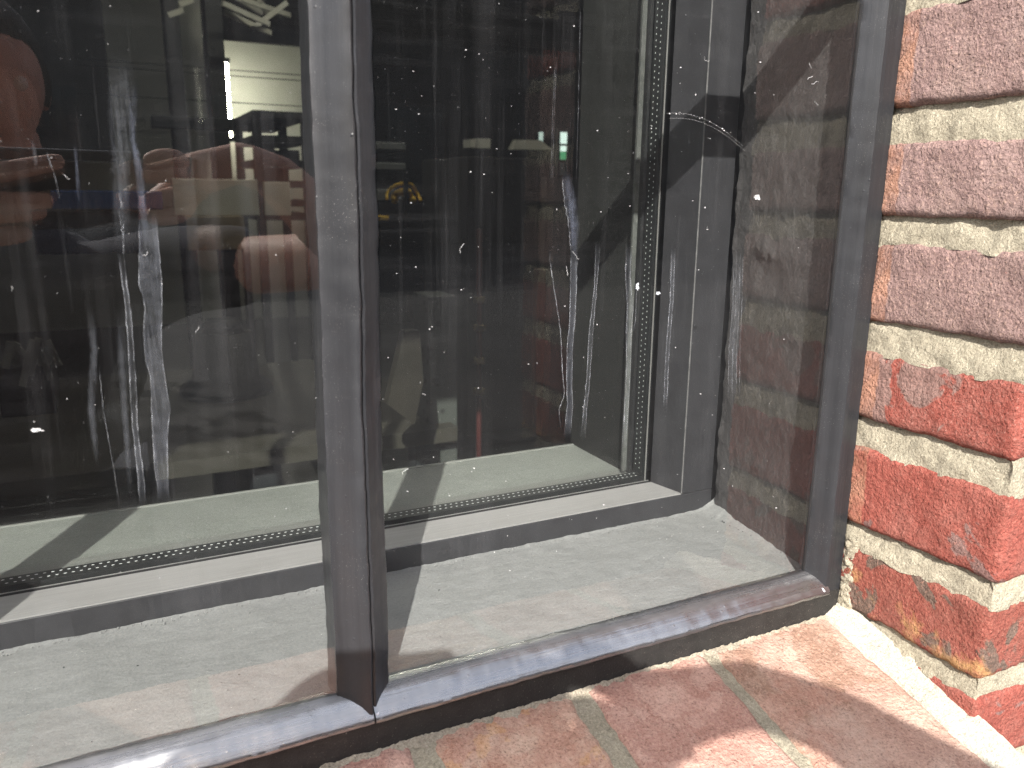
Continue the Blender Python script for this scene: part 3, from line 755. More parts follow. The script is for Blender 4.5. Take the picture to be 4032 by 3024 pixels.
V, F = grit(34, 5, lambda r: (r.uniform(-.75, -.01), r.uniform(.02, .145), ZS+.0004), .0003, .0013)
tag(obj('dark_grit', V, F, M['dark_alu'], cs), kind='stuff')
def rev_fn(a, b):
    y = GY+.0035+(.1505-GY-.0035)*a; z = .018+(WZ1-.018)*b
    x = -.0115+.0135*a
    lo_ = max(0, 1-(z-.022)/.03); x -= .006*lo_*lo_*(1-a*.6)
    x += .0011*fbm((x, y, z), 40, 4, 3) + .0007*fbm((x, y, z), 160, 3, 7)
    bl = math.exp(-(((y-.100)/.020)**2+((z-.272-.15*(y-.1))/.0085)**2)); x -= .0045*bl*(.6+.9*abs(fbm((x, y, z), 190, 3, 2)))
    if a > .97: x += .002*nz((0, 0, z), 60, 3)
    yy = y + (.0022*fbm((0, 0, z), 45, 4, 9) if a > .9 else 0)
    return (x, yy, z)
v, f = grid(60, 320, rev_fn)
rv = thing('plastered_reveal', 'rough dark painted plaster reveal behind the right pane with a diagonal shadow', 'plaster wall', (0, .08, .03))
obj('reveal_face', v, [q[::-1] for q in f], M['plaster'], rv, True)
MB().box((.0065, GY+.004, -.02), (.021, .19, WZ1+.02)).build('reveal_body', M['black'], rv)
struct('cavity_end_wall', MB().box((WX0-.018, GY+.004, -.02), (WX0-.001, .235, WZ1+.02)), M['plaster'])
struct('cavity_head', MB().box((WX0, GY+.004, WZ1+.001), (.012, .235, WZ1+.02)), M['plaster'])

# ================================================================== INNER DOUBLE GLAZED WINDOW
iw = thing('inner_window', 'dark aluminium double glazed window behind the steel one, with dotted black spacer bars', 'window', (0, .155, .03))
IZ = .0505; JX = -.0345
def bevel_obj(o, wd=.0008, seg=2):
    m_ = o.modifiers.new('bevel', 'BEVEL'); m_.width = wd; m_.segments = seg; m_.limit_method = 'ANGLE'; return o
bevel_obj(MB().box((WX0, .155, .018), (.0015, .1925, IZ-.0012)).build('bottom_rail', M['dark_alu'], iw))
MB().box((WX0, .1553, IZ-.0011), (JX, .1918, IZ)).build('rail_ledge', M['ledge'], iw)
bevel_obj(MB().box((JX, .1552, IZ-.001), (.0015, .1925, WZ1)).build('jamb', M['dark_alu'], iw))
bevel_obj(MB().box((WX0, .1555, WZ1-.05), (JX, .1925, WZ1)).build('head_rail', M['dark_alu'], iw))
MB().box((JX-.0006, .1546, IZ), (JX+.0006, .1552, WZ1-.05)).build('jamb_edge', M['grey_edge'], iw)
# splayed inner return of the jamb
jr = obj('jamb_return', [(JX-.0002, .1556, IZ+.0003), (JX-.0075, .1918, IZ+.0003), (JX-.0075, .1918, WZ1-.05), (JX-.0002, .1556, WZ1-.05), (JX+.001, .1556, IZ+.0003), (JX+.001, .1918, IZ+.0003), (JX+.001, .1918, WZ1-.05), (JX+.001, .1556, WZ1-.05)],
   [(0, 1, 2, 3), (4, 7, 6, 5), (1, 5, 6, 2), (0, 4, 5, 1), (3, 2, 6, 7), (0, 3, 7, 4)], M['dark_alu'], iw); fix_normals(jr)
MB().box((WX0, .1921, IZ-.0005), (JX-.009, .1931, IZ+.0012)).build('gasket', M['black'], iw)
MB().box((WX0, .1931, IZ-.0003), (JX-.009, .1937, IZ+.0017)).build('gasket_lip', M['bright_edge'], iw)
JG = JX-.0075
for yy in (.1938, .2135):
    g = MB().box((WX0, yy, IZ-.002), (JG+.002, yy+.004, WZ1-.05)).build('glass_pane', M['glass_in'], iw)
MB().box((WX0, .1982, IZ-.002), (JG, .2130, IZ+.0042)).build('spacer_bar', M['spacer'], iw)
MB().box((JG-.0062, .1982, IZ+.0043), (JG, .2130, WZ1-.05)).build('spacer_bar', M['spacer'], iw)
MB().box((JG-.0062, .1926, IZ+.002), (JG-.0055, .1937, WZ1-.05)).build('seal_edge', M['bright_edge'], iw)
MB().box((JG-.0150, .2176, IZ+.005), (JG-.0105, .2200, WZ1-.05)).build('inner_seal', M['grey_edge'], iw)
mb = MB()
def hole(c, u, vv):
    n0 = len(mb.v)
    for j in range(6):
        a = 2*math.pi*j/6; mb.v.append(tuple(Vector(c)+Vector(u)*math.cos(a)+Vector(vv)*math.sin(a)))
    mb.f.append(tuple(n0+j for j in range(6)))
for r_, yy in enumerate((.2022, .2085)):
    x = JG-.010+r_*.0022
    while x > WX0+.4:
        hole((x, yy, IZ+.0046), (.00115, 0, 0), (0, .00075, 0)); x -= .0050
    z = IZ+.012+r_*.0022
    while z < .60:
        hole((JG-.0065, yy, z), (0, .00055, 0), (0, 0, .0008)); z += .0050
tag(mb.build('spacer_perforation', M['dot'], iw), kind='stuff')
MB().box((WX0, .2176, .018), (JG, .2340, IZ+.0005)).build('inner_rail', M['ledge'], iw)
MB().box((JG-.006, .2180, IZ+.0006), (.03, .2340, WZ1)).build('inner_jamb', M['dark_alu'], iw)
isl = thing('interior_sill', 'pale greenish grey board sill inside the double glazed window', 'window board', (-.5, .28, .045))
v, f = grid(60, 12, lambda a, b: (WX0+(-.046-WX0)*a, .2345+(.3255-.2345)*b, .0490+.0004*fbm((a*6, b, 0), 3, 3)))
obj('sill_board', v, f, M['int_sill'], isl, True)
MB().box((WX0, .2345, .030), (-.046, .3255, .0484)).build('sill_core', M['int_sill'], isl)
bevel_obj(MB().box((WX0, .3256, .030), (-.046, .3290, .0505)).build('sill_nosing', M['ledge'], isl))
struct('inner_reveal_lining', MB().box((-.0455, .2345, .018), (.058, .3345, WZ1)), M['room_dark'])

# ================================================================== THINGS IN THE DARK ROOM
def box_at(name, p0, p1, Y, dep, mat, label, cat, group=None):
    """a solid of depth dep whose front face spans the two sighted corners at distance Y"""
    mx_, my_ = (p0[0]+p1[0])/2, (p0[1]+p1[1])/2
    x0, x1 = sorted((at(p0[0], my_, Y).x, at(p1[0], my_, Y).x)); z0, z1 = sorted((at(mx_, p0[1], Y).z, at(mx_, p1[1], Y).z))
    o = bevel_obj(MB().box((x0, Y, z0), (x1, Y+dep, z1)).build(name, mat, None, False, ((x0+x1)/2, Y+dep/2, z0)), .004)
    return tag(o, label, cat, group)
M['steel_dark'] = simple('dark_steel', (.022, .024, .028), .5, .3, 3)
M['rack'] = simple('black_rack_steel', (.012, .012, .013), .5, .3, 3)
M['batten'] = simple('pale_timber', (.78, .76, .66), .6, .15, 9)
M['white_board'] = simple('white_board', (.62, .60, .53), .6, .06, 2)
M['blue'] = simple('dark_blue_plastic', (.03, .085, .28), .5, .2, 3)
M['yellow'] = simple('yellow_plastic', (.85, .52, .04), .4, .1, 5)
M['brown'] = simple('brown_worktop', (.040, .036, .029), .6, .3, 3)
M['tan'] = simple('tan_board', (.26, .19, .10), .7, .2, 4)
M['red'] = simple('red_pipe_paint', (.055, .012, .011), .4, .2, 6)
M['orange'] = simple('mirrored_brick_tone', (.10, .04, .022), .5, .2, 6)
def spotted():
    t = NT('pale_spotted_post'); o = t.tc.outputs['Object']
    s = t.ramp(t.voro(o, 26), [(.14, 1), (.30, 0)]); c = t.mix(s, (.055, .06, .056), (.012, .013, .012)); t.pbr(c, .7); return t.m
M['spot'] = spotted()
def emit(name, col, st):
    t = NT(name); t.pbr(col, .5, emit=col, estr=st); return t.m

# columns reaching floor to ceiling
def column(px0, px1, Y, label):
    a = at(px0, 300, Y); b = at(px1, 300, Y); w_ = b.x-a.x; cx = (a.x+b.x)/2
    r_ = thing('steel_column', label, 'column', (cx, Y, RZ0), 'steel columns in the room')
    MB().box((cx-w_/2, Y, RZ0), (cx+w_/2, Y+.02, RZ1-.002)).build('flange', M['steel_dark'], r_)
    MB().box((cx-.012, Y+.021, RZ0), (cx+.012, Y+.18, RZ1-.002)).build('web', M['steel_dark'], r_)
    MB().box((cx-w_/2, Y+.181, RZ0), (cx+w_/2, Y+.2, RZ1-.002)).build('flange', M['steel_dark'], r_)
column(668, 724, 4.6, 'thinner dark steel column in front of the dim grey wall'); column(826, 890, 4.4, 'dark steel column beside the brightly lit patch of wall')
# added lamp that lights the far wall, mostly hidden behind the column
la = at(905, 390, 7.5)
lamp = thing('added_strip_lamp', 'added lit strip lamp on the far wall beside the dark column', 'lamp', (la.x, 7.5, la.z-.5), 'added strip lamps in the room')
lglow = emit('lamp_glow', (1, .94, .76), 36)
MB().tube([(la.x-.02, 7.52, la.z-.32), (la.x-.02, 7.52, la.z+.30)], .024, 10).build('lamp_tube', lglow, lamp, True)
MB().box((la.x-.06, 7.48, la.z-.36), (la.x+.02, 7.56, la.z-.325)).build('lamp_cap', M['steel_dark'], lamp)
MB().box((la.x-.06, 7.48, la.z+.305), (la.x+.02, 7.56, la.z+.34)).build('lamp_cap', M['steel_dark'], lamp)
MB().box((la.x-.10, 7.48, la.z-.36), (la.x-.065, 8.0, la.z+.34)).build('lamp_body', M['steel_dark'], lamp)
lamp2 = thing('added_strip_lamp', 'added strip lamp hung on two rods out of view to light the dark room', 'lamp', (.7, 2.3, 2.2), 'added strip lamps in the room')  # added lamp above the view, brightens the things in the room
MB().box((.1, 2.25, 2.20), (1.3, 2.35, 2.26)).build('lamp_body', M['steel_dark'], lamp2)
MB().tube([(.13, 2.3, 2.17), (1.27, 2.3, 2.17)], .018, 10).build('lamp_tube', emit('lamp_glow_soft', (1, .95, .82), 52), lamp2, True)
for x in (.2, 1.2): MB().tube([(x, 2.3, 2.26), (x, 2.3, RZ1)], .006, 6).build('rod', M['steel_dark'], lamp2)
# partition left of the lit bay, and a dark one added over the bright wall
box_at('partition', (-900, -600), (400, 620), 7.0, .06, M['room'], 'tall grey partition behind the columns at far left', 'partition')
for k, y in enumerate((262, 285, 392)):
    box_at('wall_rail', (300, y), (1215, y+3.5), 6.6-.1*k, .02, M['steel_dark'], ['upper', 'middle', 'lowest'][k]+' of the dark rails running across the lit wall', 'rail', 'rails on the far wall')
box_at('cable_duct', (600, 462), (1010, 508), 4.0, .12, M['steel_dark'], 'dark horizontal duct in front of both columns', 'duct')
box_at('tool_box', (1010, 470), (1112, 511), 3.6, .25, M['rack'], 'black box on the top shelf of the open rack', 'box')
box_at('partition', (1215, -700), (2700, 1300), 7.2, .06, simple('added_dark_partition', (.022, .021, .021), .8, .25, .9), 'added dark partition hiding the bright back wall beyond the mullion', 'partition')  # added dark sheet, covers the back wall where the lamp makes it too bright
box_at('added_dark_panel', (860, -500), (1215, 170), 7.5, .05, M['room_dark'], 'added dark panel hiding the bright wall above the lit patch', 'panel')  # added dark sheet, gives the shade above the pool of light
# open rack
ra = at(1005, 445, 3.4); rb = at(1215, 860, 3.4)
rack = thing('storage_rack', 'open black steel storage rack before the lit wall', 'rack', (ra.x, 3.4, rb.z))
for yy in (3.4, 3.9):
    for px in (1012, 1205):
        x = at(px, 500, 3.4).x; MB().box((x-.018, yy, RZ0), (x+.018, yy+.035, ra.z)).build('post', M['rack'], rack)
for y in (449, 545, 640, 722, 797, 852):
    z = at(1100, y, 3.4).z; MB().box((ra.x-.01, 3.4, z-.018), (rb.x+.03, 3.93, z+.012)).build('shelf', M['rack'], rack)
for k, (p0, p1) in enumerate((((1040, 560), (1080, 640)), ((1100, 590), (1180, 640)), ((1030, 660), (1120, 720)))):
    box_at('carton', p0, p1, 3.5, .2, M['rack'], ['small dark carton high on the rack', 'wide dark carton on the rack beside a post', 'dark carton on the middle rack shelf'][k], 'carton', 'cartons on the rack')
box_at('notice_board', (1030, 585), (1085, 625), 3.45, .04, M['room'], 'small grey board fixed to the rack side', 'board')
# crossed battens up under the roof
def batten(p, q, Y, w_, label, grp, mat='batten', dY=.0):
    a = at(p[0], p[1], Y); b = at(q[0], q[1], Y+dY)
    o = MB().bar(a, b, w_, w_*.7, up=(0, 1, 0)).build('timber_batten', M[mat], None, False, (a+b)/2)
    return tag(o, label, 'batten', grp)
G1 = 'pale battens slung under the roof'
for k, (p, q, dY) in enumerate((((875, 12), (1060, 95), .1), ((880, 45), (1065, 130), .2), ((930, -10), (1140, 60), .3), ((1130, 10), (990, 115), .0), ((1020, 0), (1060, 60), .25), ((950, 0), (1030, 50), .2))):
    batten(p, q, 4.0+.05*k, .024, ['highest of the two parallel pale battens falling to the mullion', 'lower of the two parallel pale battens falling to the mullion', 'pale batten at the very top of the crossed bundle under the roof', 'pale batten rising across the parallel pair under the roof', 'short pale batten between the crossing ones under the roof', 'short pale batten at the top beside the dark column'][k], G1, 'batten', dY)
for k, (p, q) in enumerate((((662, 60), (722, 40)), ((705, 18), (760, 0)))):
    batten(p, q, 4.2, .024, ['lower', 'upper'][k]+' short pale batten beside the thinner column head', 'short pale battens')
# white boards, box, blue crate
box_at('white_board', (680, 705), (1018, 850), 3.1, .03, M['white_board'], 'broad pale board standing on the bench under the rack', 'board')
box_at('white_board', (1040, 716), (1145, 850), 3.2, .03, M['white_board'], 'narrow pale board standing behind the rack post', 'board')
box_at('carton', (735, 852), (965, 985), 3.0, .3, M['tan'], 'brown carton under the broad pale board', 'carton')
box_at('crate', (200, 752), (640, 825), 2.9, .4, M['blue'], 'dark blue plastic crate on the bench', 'crate')
box_at('crate', (130, 830), (560, 1000), 3.0, .4, M['rack'], 'black crate under the dark blue crate', 'crate')
# workbench
ba = at(-700, 1168, 2.6); z_b = ba.z
wb = thing('workbench', 'long brown workbench behind the left pane', 'workbench', (ba.x, 2.2, RZ0))
fr = at(400, 1330, 2.0)
zb = -.30
def yat(py):   # distance at which a sight line through row py meets the bench top height
    d = AF - AU*((py-1512)/FPX); return CAM.y + d.y*((zb-CAM.z)/d.z)
xb1 = at(1500, 1200, 2.2).x
MB().box((-3.2, 1.55, zb-.04), (xb1, 2.6, zb)).build('bench_top', M['brown'], wb)
for x in (-3.1, -1.6, -.2, xb1-.1):
    for y in (1.6, 2.5): MB().box((x, y, RZ0), (x+.07, y+.07, zb-.041)).build('leg', M['steel_dark'], wb)
b0 = at(870, 1160, 2.2)
cn = thing('black_canister', 'squat black canister standing on the brown workbench', 'canister', (b0.x, 2.2, zb))
mb = MB(); mb.tube([(b0.x, 2.2, zb), (b0.x, 2.2, zb+.02), (b0.x, 2.2, zb+.05), (b0.x, 2.2, zb+.19)], [.14, .14, .10, .085], 16); mb.build('body', M['black'], cn, True)
MB().tube([(b0.x, 2.2, zb+.19), (b0.x, 2.2, zb+.23)], [.06, .05], 12).build('lid', M['black'], cn, True)
G2 = 'battens in a loose heap'
M['stick'] = simple('grey_brown_timber', (.10, .092, .078), .7, .2, 9)
for k, (p, q) in enumerate((((40, 1345), (22, 1450)), ((70, 1350), (15, 1440)), ((128, 1335), (88, 1520)), ((150, 1330), (120, 1480)), ((160, 1335), (165, 1440)), ((185, 1340), (235, 1440)), ((150, 1350), (200, 1495)), ((50, 1360), (110, 1400)))):
    batten(p, q, 1.30+.02*k, .012, ['leftmost stub of the loose heap of battens before the workbench', 'second stub from the left in the heap of battens', 'longest grey brown batten in the heap, leaning left', 'middle batten behind the longest one of the heap', 'short upright batten in the middle of the heap', 'rightmost batten of the heap, leaning right', 'long thin batten of the heap leaning right to the bottom', 'batten lying across the others at the left of the heap'][k], G2, 'stick')
box_at('heap_stool', (-10, 1440), (215, 1640), 1.42, .2, M['floor'], 'low dark stool under the heap of short battens', 'stool')
# right pane things
for k, y in enumerate((560, 640, 745)):
    box_at('wall_shelf', (1470, y), (1598, y+(30 if k < 2 else 45)), 3.0, .25, simple('grey_shelf_%s' % 'abc'[k], (.14, .145, .145), .6, .1, 3), ['topmost', 'middle', 'lowest'][k]+' grey shelf beside the mullion in the dark room', 'shelf', 'grey wall shelves')
ya = at(1592, 792, 2.6)
hz = thing('yellow_hose', 'coil of yellow hose half hidden behind a dark post', 'hose', (ya.x, 2.6, ya.z))
for rr, th in ((.066, .006), (.036, .014)):
    MB().tube([(ya.x+rr*math.cos(a), 2.6+.02*math.sin(3*a), ya.z+rr*math.sin(a)) for a in [R(175-q*4.5) for q in range(40)]], th, 8).build('loop', M['yellow'], hz, True)
box_at('post', (1597, 700), (1612, 900), 2.5, .03, M['rack'], 'narrow dark post in front of the yellow hose', 'post')
box_at('tape_roll', (1496, 850), (1533, 868), 2.6, .1, M['yellow'], 'small yellow block under the yellow hose', 'block')
box_at('pale_lamp_shade', (1850, 548), (1872, 582), 4.0, .1, M['white_board'], 'narrow pale block far back left of the pale bench', 'block')
box_at('pale_lamp_shade', (1884, 545), (1932, 584), 4.0, .1, M['white_board'], 'square pale block far back beside the narrow one', 'block')
def prism(name, pts, Y, dep, mat, label, cat):
    P = [at(x, y, Y) for x, y in pts]; n = len(P); V = P+[p+Vector((0, dep, 0)) for p in P]
    F = [tuple(range(n)), tuple(range(2*n-1, n-1, -1))]+[(i, i+n, (i+1) % n+n, (i+1) % n) for i in range(n)]
    return tag(fix_normals(obj(name, V, F, mat, None, False, sum(P, Vector())/n)), label, cat)
prism('bench_panel', [(2038, 550), (2130, 552), (2172, 588), (2018, 588)], 4.0, .06, M['white_board'], 'pale slanting bench panel below the far window', 'panel')
wf = thing('far_window', 'narrow bright window with a green lower light at the far end of the room', 'window', at(2217, 640, 5.0))
def pane_at(p0, p1, name, mat):
    a = at(p0[0], p0[1], 5.0); b = at(p1[0], p1[1], 5.0); x0, x1 = sorted((a.x, b.x)); z0, z1 = sorted((a.z, b.z))
    MB().box((x0, 5.0, z0), (x1, 5.02, z1)).build(name, mat, wf)
day = emit('daylight_glazing', (.75, .92, .85), .55)
pane_at((2206, 520), (2232, 566), 'pane', day); pane_at((2206, 574), (2230, 596), 'pane', day); pane_at((2206, 597), (2228, 628), 'pane', emit('green_light', (.10, .42, .20), .32))
pane_at((2127, 520), (2138, 560), 'pane', emit('faint_daylight', (.6, .75, .7), .35))
pane_at((2196, 505), (2204, 690), 'frame', M['rack']); pane_at((2234, 505), (2242, 690), 'frame', M['rack']); pane_at((2204, 640), (2234, 690), 'sill_panel', simple('teal_panel', (.05, .09, .09), .5, .2, 4))
prism('leaning_board', [(1592, 1305), (1652, 1300), (1668, 1500), (1632, 1672), (1526, 1592)], 1.3, .03, simple('dull_tan_board', (.016, .013, .009), .7, .3, 8), 'dark tan board leaning low behind the mullion', 'board')
a = at(1688, 1170, 1.6); b = at(1800, 1745, 1.6)
tag(bevel_obj(MB().box((a.x, 1.6, RZ0), (b.x, 1.72, a.z)).build('pale_post', M['spot'], None, False, ((a.x+b.x)/2, 1.66, RZ0))), 'pale grey green post with dark spots in the dim room', 'post')
p0 = at(1888, 900, 1.7); p1 = at(1888, 1640, 1.7)
rp = thing('red_pipe', 'thin red upright pipe with pale clips in the dim room', 'pipe', (p0.x, 1.7, RZ0))
MB().tube([(p0.x, 1.7, RZ0), (p0.x, 1.7, p0.z)], .0085, 8).build('tube', M['red'], rp, True)
for y in (1180, 1290, 1420, 1540):
    q = at(1888, y, 1.7); MB().box((p0.x-.012, 1.688, q.z-.008), (p0.x+.012, 1.712, q.z+.008)).build('clip', M['tan'], rp)
box_at('brick_mirror_strip', (2112, 1060), (2146, 1560), 2.0, .03, M['orange'], 'dull orange brown strip painted as the mirrored brick reveal', 'reflection')  # solid strip coloured as the brick reveal mirrored in the inner glass
box_at('tall_cabinet', (1840, 620), (2110, 1700), 2.6, .5, simple('brown_cabinet', (.028, .024, .024), .6, .3, 2), 'tall dark brown cabinet behind the red pipe', 'cabinet')
box_at('door_leaf', (2140, 700), (2420, 1700), 3.2, .05, simple('dark_door', (.026, .025, .026), .6, .2, 2), 'dark door leaf behind the double glazed window', 'door')

# ================================================================== ACROSS THE YARD (mirrored in the panes)
bld = thing('clad_building', 'long dark grey clad building across the yard, seen only in the glass', 'building', (6, -22, GZ))
MB().box((-14, -30, GZ), (30, -22, 7.2)).build('wall', simple('dark_grey_cladding', (.060, .058, .056), .7, .25, .6), bld)
fix_normals(obj('roof', [(-14.4, -21.6, 7.2), (30.4, -21.6, 7.2), (30.4, -30.4, 7.2), (-14.4, -30.4, 7.2), (-14.4, -26, 9.0), (30.4, -26, 9.0)], [(0, 1, 5, 4), (2, 3, 4, 5), (1, 2, 5), (3, 0, 4), (3, 2, 1, 0)], simple('slate', (.05, .052, .058), .6, .2, 2), bld))
for k in range(9):
    x = -12+4.6*k; wd = MB().box((x, -22.03, .4), (x+1.6, -21.99, 2.6)).build('window', simple('dark_pane_%s' % 'abcdefghi'[k], (.03, .035, .04), .1, .2), bld)
M['leaf'] = simple('leaf_green', (.045, .07, .025), .6, .35, 3)
M['bark'] = simple('bark', (.09, .07, .05), .9, .3, 8, .2, 0, .004, 40)
def tree(x, y, h, r, seed, label):
    rnd = random.Random(seed); tr = thing('tree', label, 'tree', (x, y, GZ), 'trees across the yard')
    mb = MB(); mb.tube([(x, y, GZ), (x+.1, y, GZ+h*.3), (x-.05, y+.1, GZ+h*.6), (x, y, GZ+h*.85)], [.22, .17, .11, .04], 9)
    for k in range(9):
        a = rnd.random()*6.28; z = GZ+h*rnd.uniform(.35, .7); mb.tube([(x, y, z), (x+math.cos(a)*r*.4, y+math.sin(a)*r*.4, z+h*.1), (x+math.cos(a)*r*.75, y+math.sin(a)*r*.75, z+h*.18)], [.08, .05, .02], 6)
    mb.build('trunk', M['bark'], tr, True)
    V = []; F = []
    for k in range(2600):
        u = Vector((rnd.gauss(0, 1), rnd.gauss(0, 1), rnd.gauss(0, 1))).normalized()
        s = rnd.random()**.45*(1+.35*nz(u, 2.1, seed))
        c = Vector((x, y, GZ+h*.68))+Vector((u.x*r*s, u.y*r*s, u.z*h*.36*s))
        a = Vector((rnd.gauss(0, 1), rnd.gauss(0, 1), rnd.gauss(0, 1))).normalized()*.11; b = a.cross(Vector((rnd.gauss(0, 1), rnd.gauss(0, 1), 1))).normalized()*.07
        n0 = len(V); V += [c-a, c+b, c+a, c-b]; F.append((n0, n0+1, n0+2, n0+3))
    obj('crown', V, F, M['leaf'], tr)
tree(-4.5, -9.5, 6.0, 2.3, 2, 'leafy dark tree nearest the photographer, mirrored at upper left'); tree(-9.5, -13, 7.0, 2.8, 3, 'further leafy tree beyond the photographer')

# ================================================================== THE PHOTOGRAPHER (mirrored in the left pane)
def off(a, b, c): return CAM + AR*a + AU*b + AF*c
ph = thing('phone', 'dark slab phone held sideways in both hands of the photographer', 'phone', tuple(off(-.02, 0, -.006)))
PA0, PA1, PB0, PB1 = -.104, .034, -.038, .031
def slab(a0, a1, b0, b1, c0, c1, name, mat, par):
    V = [off(a, b, c) for c in (c0, c1) for (a, b) in ((a0, b0), (a1, b0), (a1, b1), (a0, b1))]
    F = [(0, 1, 2, 3), (7, 6, 5, 4), (0, 4, 5, 1), (1, 5, 6, 2), (2, 6, 7, 3), (3, 7, 4, 0)]
    return bevel_obj(fix_normals(obj(name, V, F, mat, par)), .0025, 3)
slab(PA0, PA1, PB0, PB1, -.0125, -.0055, 'phone_body', simple('dark_phone_metal', (.02, .02, .022), .35, .1), ph)
slab(-.006, .006, -.006, .006, -.0050, -.0035, 'phone_lens', M['black'], ph)
M['skin'] = simple('skin', (.54, .33, .255),   .6, .10, 40)
M['jacket'] = simple('dark_blue_tee', (.020, .026, .045), .85, .3, 60)
M['trouser'] = simple('dark_denim', (.025, .03, .045), .85, .25, 40)
M['hair'] = simple('dark_hair', (.02, .014, .010), .6, .3, 60)
M['shoe'] = simple('black_shoe', (.015, .015, .015), .5, .2)
def skin_mesh(name, verts, radii, edges_, root, mat, parent, sub=1):
    base = Vector(parent.location)
    me = bpy.data.meshes.new(name); me.from_pydata([Vector(v)-base for v in verts], edges_, []); me.update(); me.materials.append(mat)
    o = bpy.data.objects.new(name, me); link(o, parent)
    sk = o.modifiers.new('skin', 'SKIN'); sk.use_smooth_shade = True
    lay = me.skin_vertices[0] if len(me.skin_vertices) else None
    if lay is None:
        bm = bmesh.new(); bm.from_mesh(me); bm.verts.layers.skin.verify(); bm.to_mesh(me); bm.free(); lay = me.skin_vertices[0]
    for i, r_ in enumerate(radii):
        lay.data[i].radius = (r_, r_) if isinstance(r_, (int, float)) else r_
        lay.data[i].use_root = (i == root)
    sb = o.modifiers.new('sub', 'SUBSURF'); sb.levels = sub; sb.render_levels = sub
    return o
per = thing('person', 'person in a dark blue top reaching out to hold a phone in both hands', 'person', (-.66, -1.18, GZ))
HEAD = Vector((-.645, -1.05, .46)); NECK = Vector((-.64, -1.08, .30))
PEL = Vector((-.66, -1.20, GZ+.92)); FEETC = Vector((-.66, -1.18, GZ))
FX = Vector((1, 0, 0)); FD = Vector((0, 1, 0))
SHR = Vector((-.425, -.98, .19)); SHL = Vector((-.83, -1.02, .18))
CH = (SHR+SHL)/2 + Vector((0, -.06, -.10)); SP = (PEL+CH)/2 + Vector((0, -.04, 0))
WR = off(.185, .018, -.035); WL = off(-.185, -.040, -.060)
ELR = Vector((-.185, -.69, .225)); ELL = Vector((-.86, -.72, .08))
# short sleeved top
vs = [PEL+Vector((0, 0, .02)), SP, CH, NECK+Vector((0, 0, -.03)), SHR, SHR.lerp(ELR, .55), SHL, SHL.lerp(ELL, .55)]
skin_mesh('short_sleeved_top', vs, [(.17, .13), (.165, .125), (.17, .12), .075, .078, .064, .078, .064], [(0, 1), (1, 2), (2, 3), (2, 4), (4, 5), (2, 6), (6, 7)], 0, M['jacket'], per, 2)
# trousers
hr, hl = PEL+FX*.10, PEL-FX*.10; fr_, fl_ = FEETC+FX*.13+Vector((0, 0, .08)), FEETC-FX*.13+FD*.12+Vector((0, 0, .08))
vs = [PEL, hr+Vector((0, 0, -.06)), (hr+fr_)/2+FD*.05, fr_, hl+Vector((0, 0, -.06)), (hl+fl_)/2+FD*.05, fl_]
skin_mesh('trousers', vs, [(.16, .125), .10, .072, .052, .10, .072, .052], [(0, 1), (1, 2), (2, 3), (0, 4), (4, 5), (5, 6)], 0, M['trouser'], per, 2)
for ft in (fr_, fl_):
    skin_mesh('shoe', [ft+Vector((0, 0, -.03))-FD*.05, ft+Vector((0, 0, -.04))+FD*.06, ft+Vector((0, 0, -.05))+FD*.17], [.045, .042, .030], [(0, 1), (1, 2)], 0, M['shoe'], per, 2)
# body: neck, forearm ends, palms and fingers
def hand(side, W):
    HB = .012 if side > 0 else -.002
    """palm wraps the phone end; fingers reach round onto its back, index along the top"""
    s = side
    endA = PA1 if s > 0 else PA0
    V = []; Rr = []; E = []
    def add(p, r_, prev=None):
        V.append(p); Rr.append(r_)
        if prev is not None: E.append((prev, len(V)-1))
        return len(V)-1
    w0 = add(W, .025)
    palm = add(off(endA+s*(.052 if s < 0 else .085), (-.016 if s < 0 else .006)+HB, -.030), (.026, .019), w0)
    # fingers: knuckle, middle, tip offsets along the phone back
    rows = [(-.004, .010, .027, .066, .002), (-.008, -.006, -.007, .056, .006), (-.018, -.016, -.016, .050, .006), (-.036, -.036, -.034, .038, .006)]
    kx = .034 if s < 0 else .052
    if s > 0: rows = [(.012, .017, .013, .004, .000), (.002, .004, .000, .006, .000), (-.022, -.021, -.021, .003, .000), (-.037, -.037, -.035, .000, .000)]
    for k, (b0, b1, b2, reach, cc) in enumerate(rows):
        kn = add(off(endA+s*kx, b0-.004+HB, -.022), .0128, palm)
        m1 = add(off(endA+s*.014, b1+HB, .006), .0098, kn)
        m2 = add(off(endA-s*(reach*.45-.006), (b1+b2)/2+HB, .009+cc*.3), .0088, m1)
        add(off(endA-s*reach, b2+HB, .006+cc*.2), .0070, m2)
    tb = add(off(endA+s*.022, -.030, -.032), .0135, palm); t1 = add(off(endA-s*.004, -.020, -.024), .0105, tb); add(off(endA-s*.026, -.012, -.021), .0085, t1)
    return V, Rr, E
def body():
    V = [NECK+Vector((0, 0, -.05)), NECK+Vector((.01, .02, .05)), HEAD+Vector((-.005, -.01, -.035))]; Rr = [.06, .056, .07]; E = [(0, 1), (1, 2)]
    return V, Rr, E
V, Rr, E = body()
skin_mesh('neck', V, Rr, E, 0, M['skin'], per, 2)
for s, W, EL_, SH_ in ((1, WR, ELR, SHR), (-1, WL, ELL, SHL)):
    V, Rr, E = hand(s, W); n = len(V)
    V += [W.lerp(EL_, .25), W.lerp(EL_, .7), EL_, EL_.lerp(SH_, .5), SH_]; Rr += [.031, .042, .041, .046, .050]
    E += [(0, n), (n, n+1), (n+1, n+2), (n+2, n+3), (n+3, n+4)]
    skin_mesh('arm_and_hand', V, Rr, E, 0, M['skin'], per, 2)
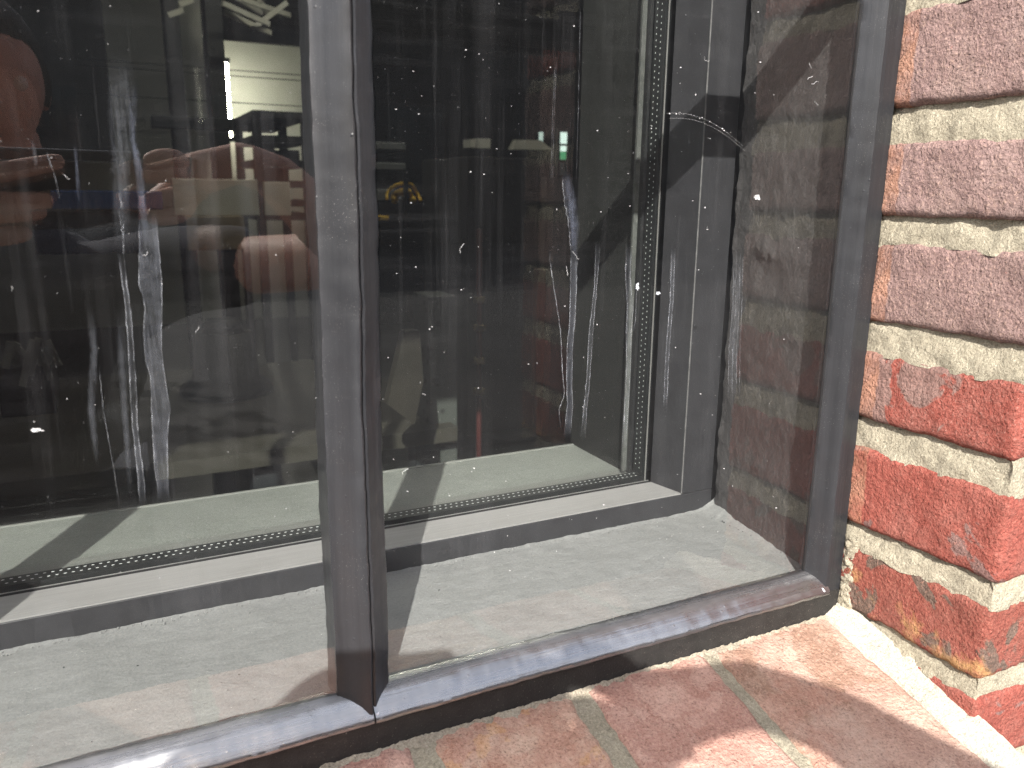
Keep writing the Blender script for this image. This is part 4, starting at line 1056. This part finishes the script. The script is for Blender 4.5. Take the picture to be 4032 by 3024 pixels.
# head
LOOK = (CAM-HEAD); LOOK.z *= .6; LOOK.normalize(); HR_ = LOOK.cross(Vector((0, 0, 1))).normalized(); HU = HR_.cross(LOOK)
def head_fn(th, phi):
    st = math.sin(th); d = Vector((st*math.sin(phi), st*math.cos(phi), math.cos(th)))  # x right, y front, z up
    x, y, z = d.x*.076, d.y*.095, d.z*.118
    if z < 0: x *= 1-.28*(-z/.118)**1.2; y *= 1-.10*(-z/.118)
    if y > 0:
        y += .020*math.exp(-((x/.012)**2+((z+.012)/.026)**2))          # nose
        y += .006*math.exp(-((x/.035)**2+((z-.030)/.012)**2))          # brow
        y -= .007*(math.exp(-(((x-.032)/.015)**2+((z-.010)/.012)**2))+math.exp(-(((x+.032)/.015)**2+((z-.010)/.012)**2)))
        y += .006*math.exp(-((x/.024)**2+((z+.055)/.010)**2))          # lips
        y += .007*math.exp(-((x/.024)**2+((z+.092)/.018)**2))          # chin
    return HEAD + HR_*x + LOOK*y + HU*z
v, f = grid(64, 48, lambda a, b: head_fn(.001+(math.pi-.002)*b, 2*math.pi*a))
obj('head', v, f, M['skin'], per, True)
def hair_fn(a, b):
    th = .001+1.75*b; phi = math.pi + (a-.5)*2*math.pi
    p = head_fn(th, phi); d = (p-HEAD)
    front = max(0, math.cos(phi)); lim = 1.0 if front < .2 else max(.0, 1-(th-.75)*6*front)
    k = 1.0 + .11*max(0, min(1, lim)) - (.05 if lim <= 0 else 0)
    return HEAD + d*(k+.012*nz(d, 120))
v, f = grid(72, 30, hair_fn); obj('hair', v, f, M['hair'], per, True)
for s in (1, -1):
    e = HEAD+HR_*s*.077+LOOK*(-.005); v, f = grid(10, 8, lambda a, b: e+HR_*s*.010*math.sin(math.pi*b)*math.cos(2*math.pi*a)+LOOK*.018*math.sin(math.pi*b)*math.sin(2*math.pi*a)+HU*.030*math.cos(math.pi*b))
    obj('ear', v, f, M['skin'], per, True)
    e2 = HEAD+HR_*s*.032+LOOK*.0795+HU*.010; v, f = grid(10, 8, lambda a, b: e2+.011*(HR_*math.sin(math.pi*b)*math.cos(2*math.pi*a)+LOOK*math.sin(math.pi*b)*math.sin(2*math.pi*a)+HU*math.cos(math.pi*b)))
    obj('eye', v, f, M['room_lit'], per, True)
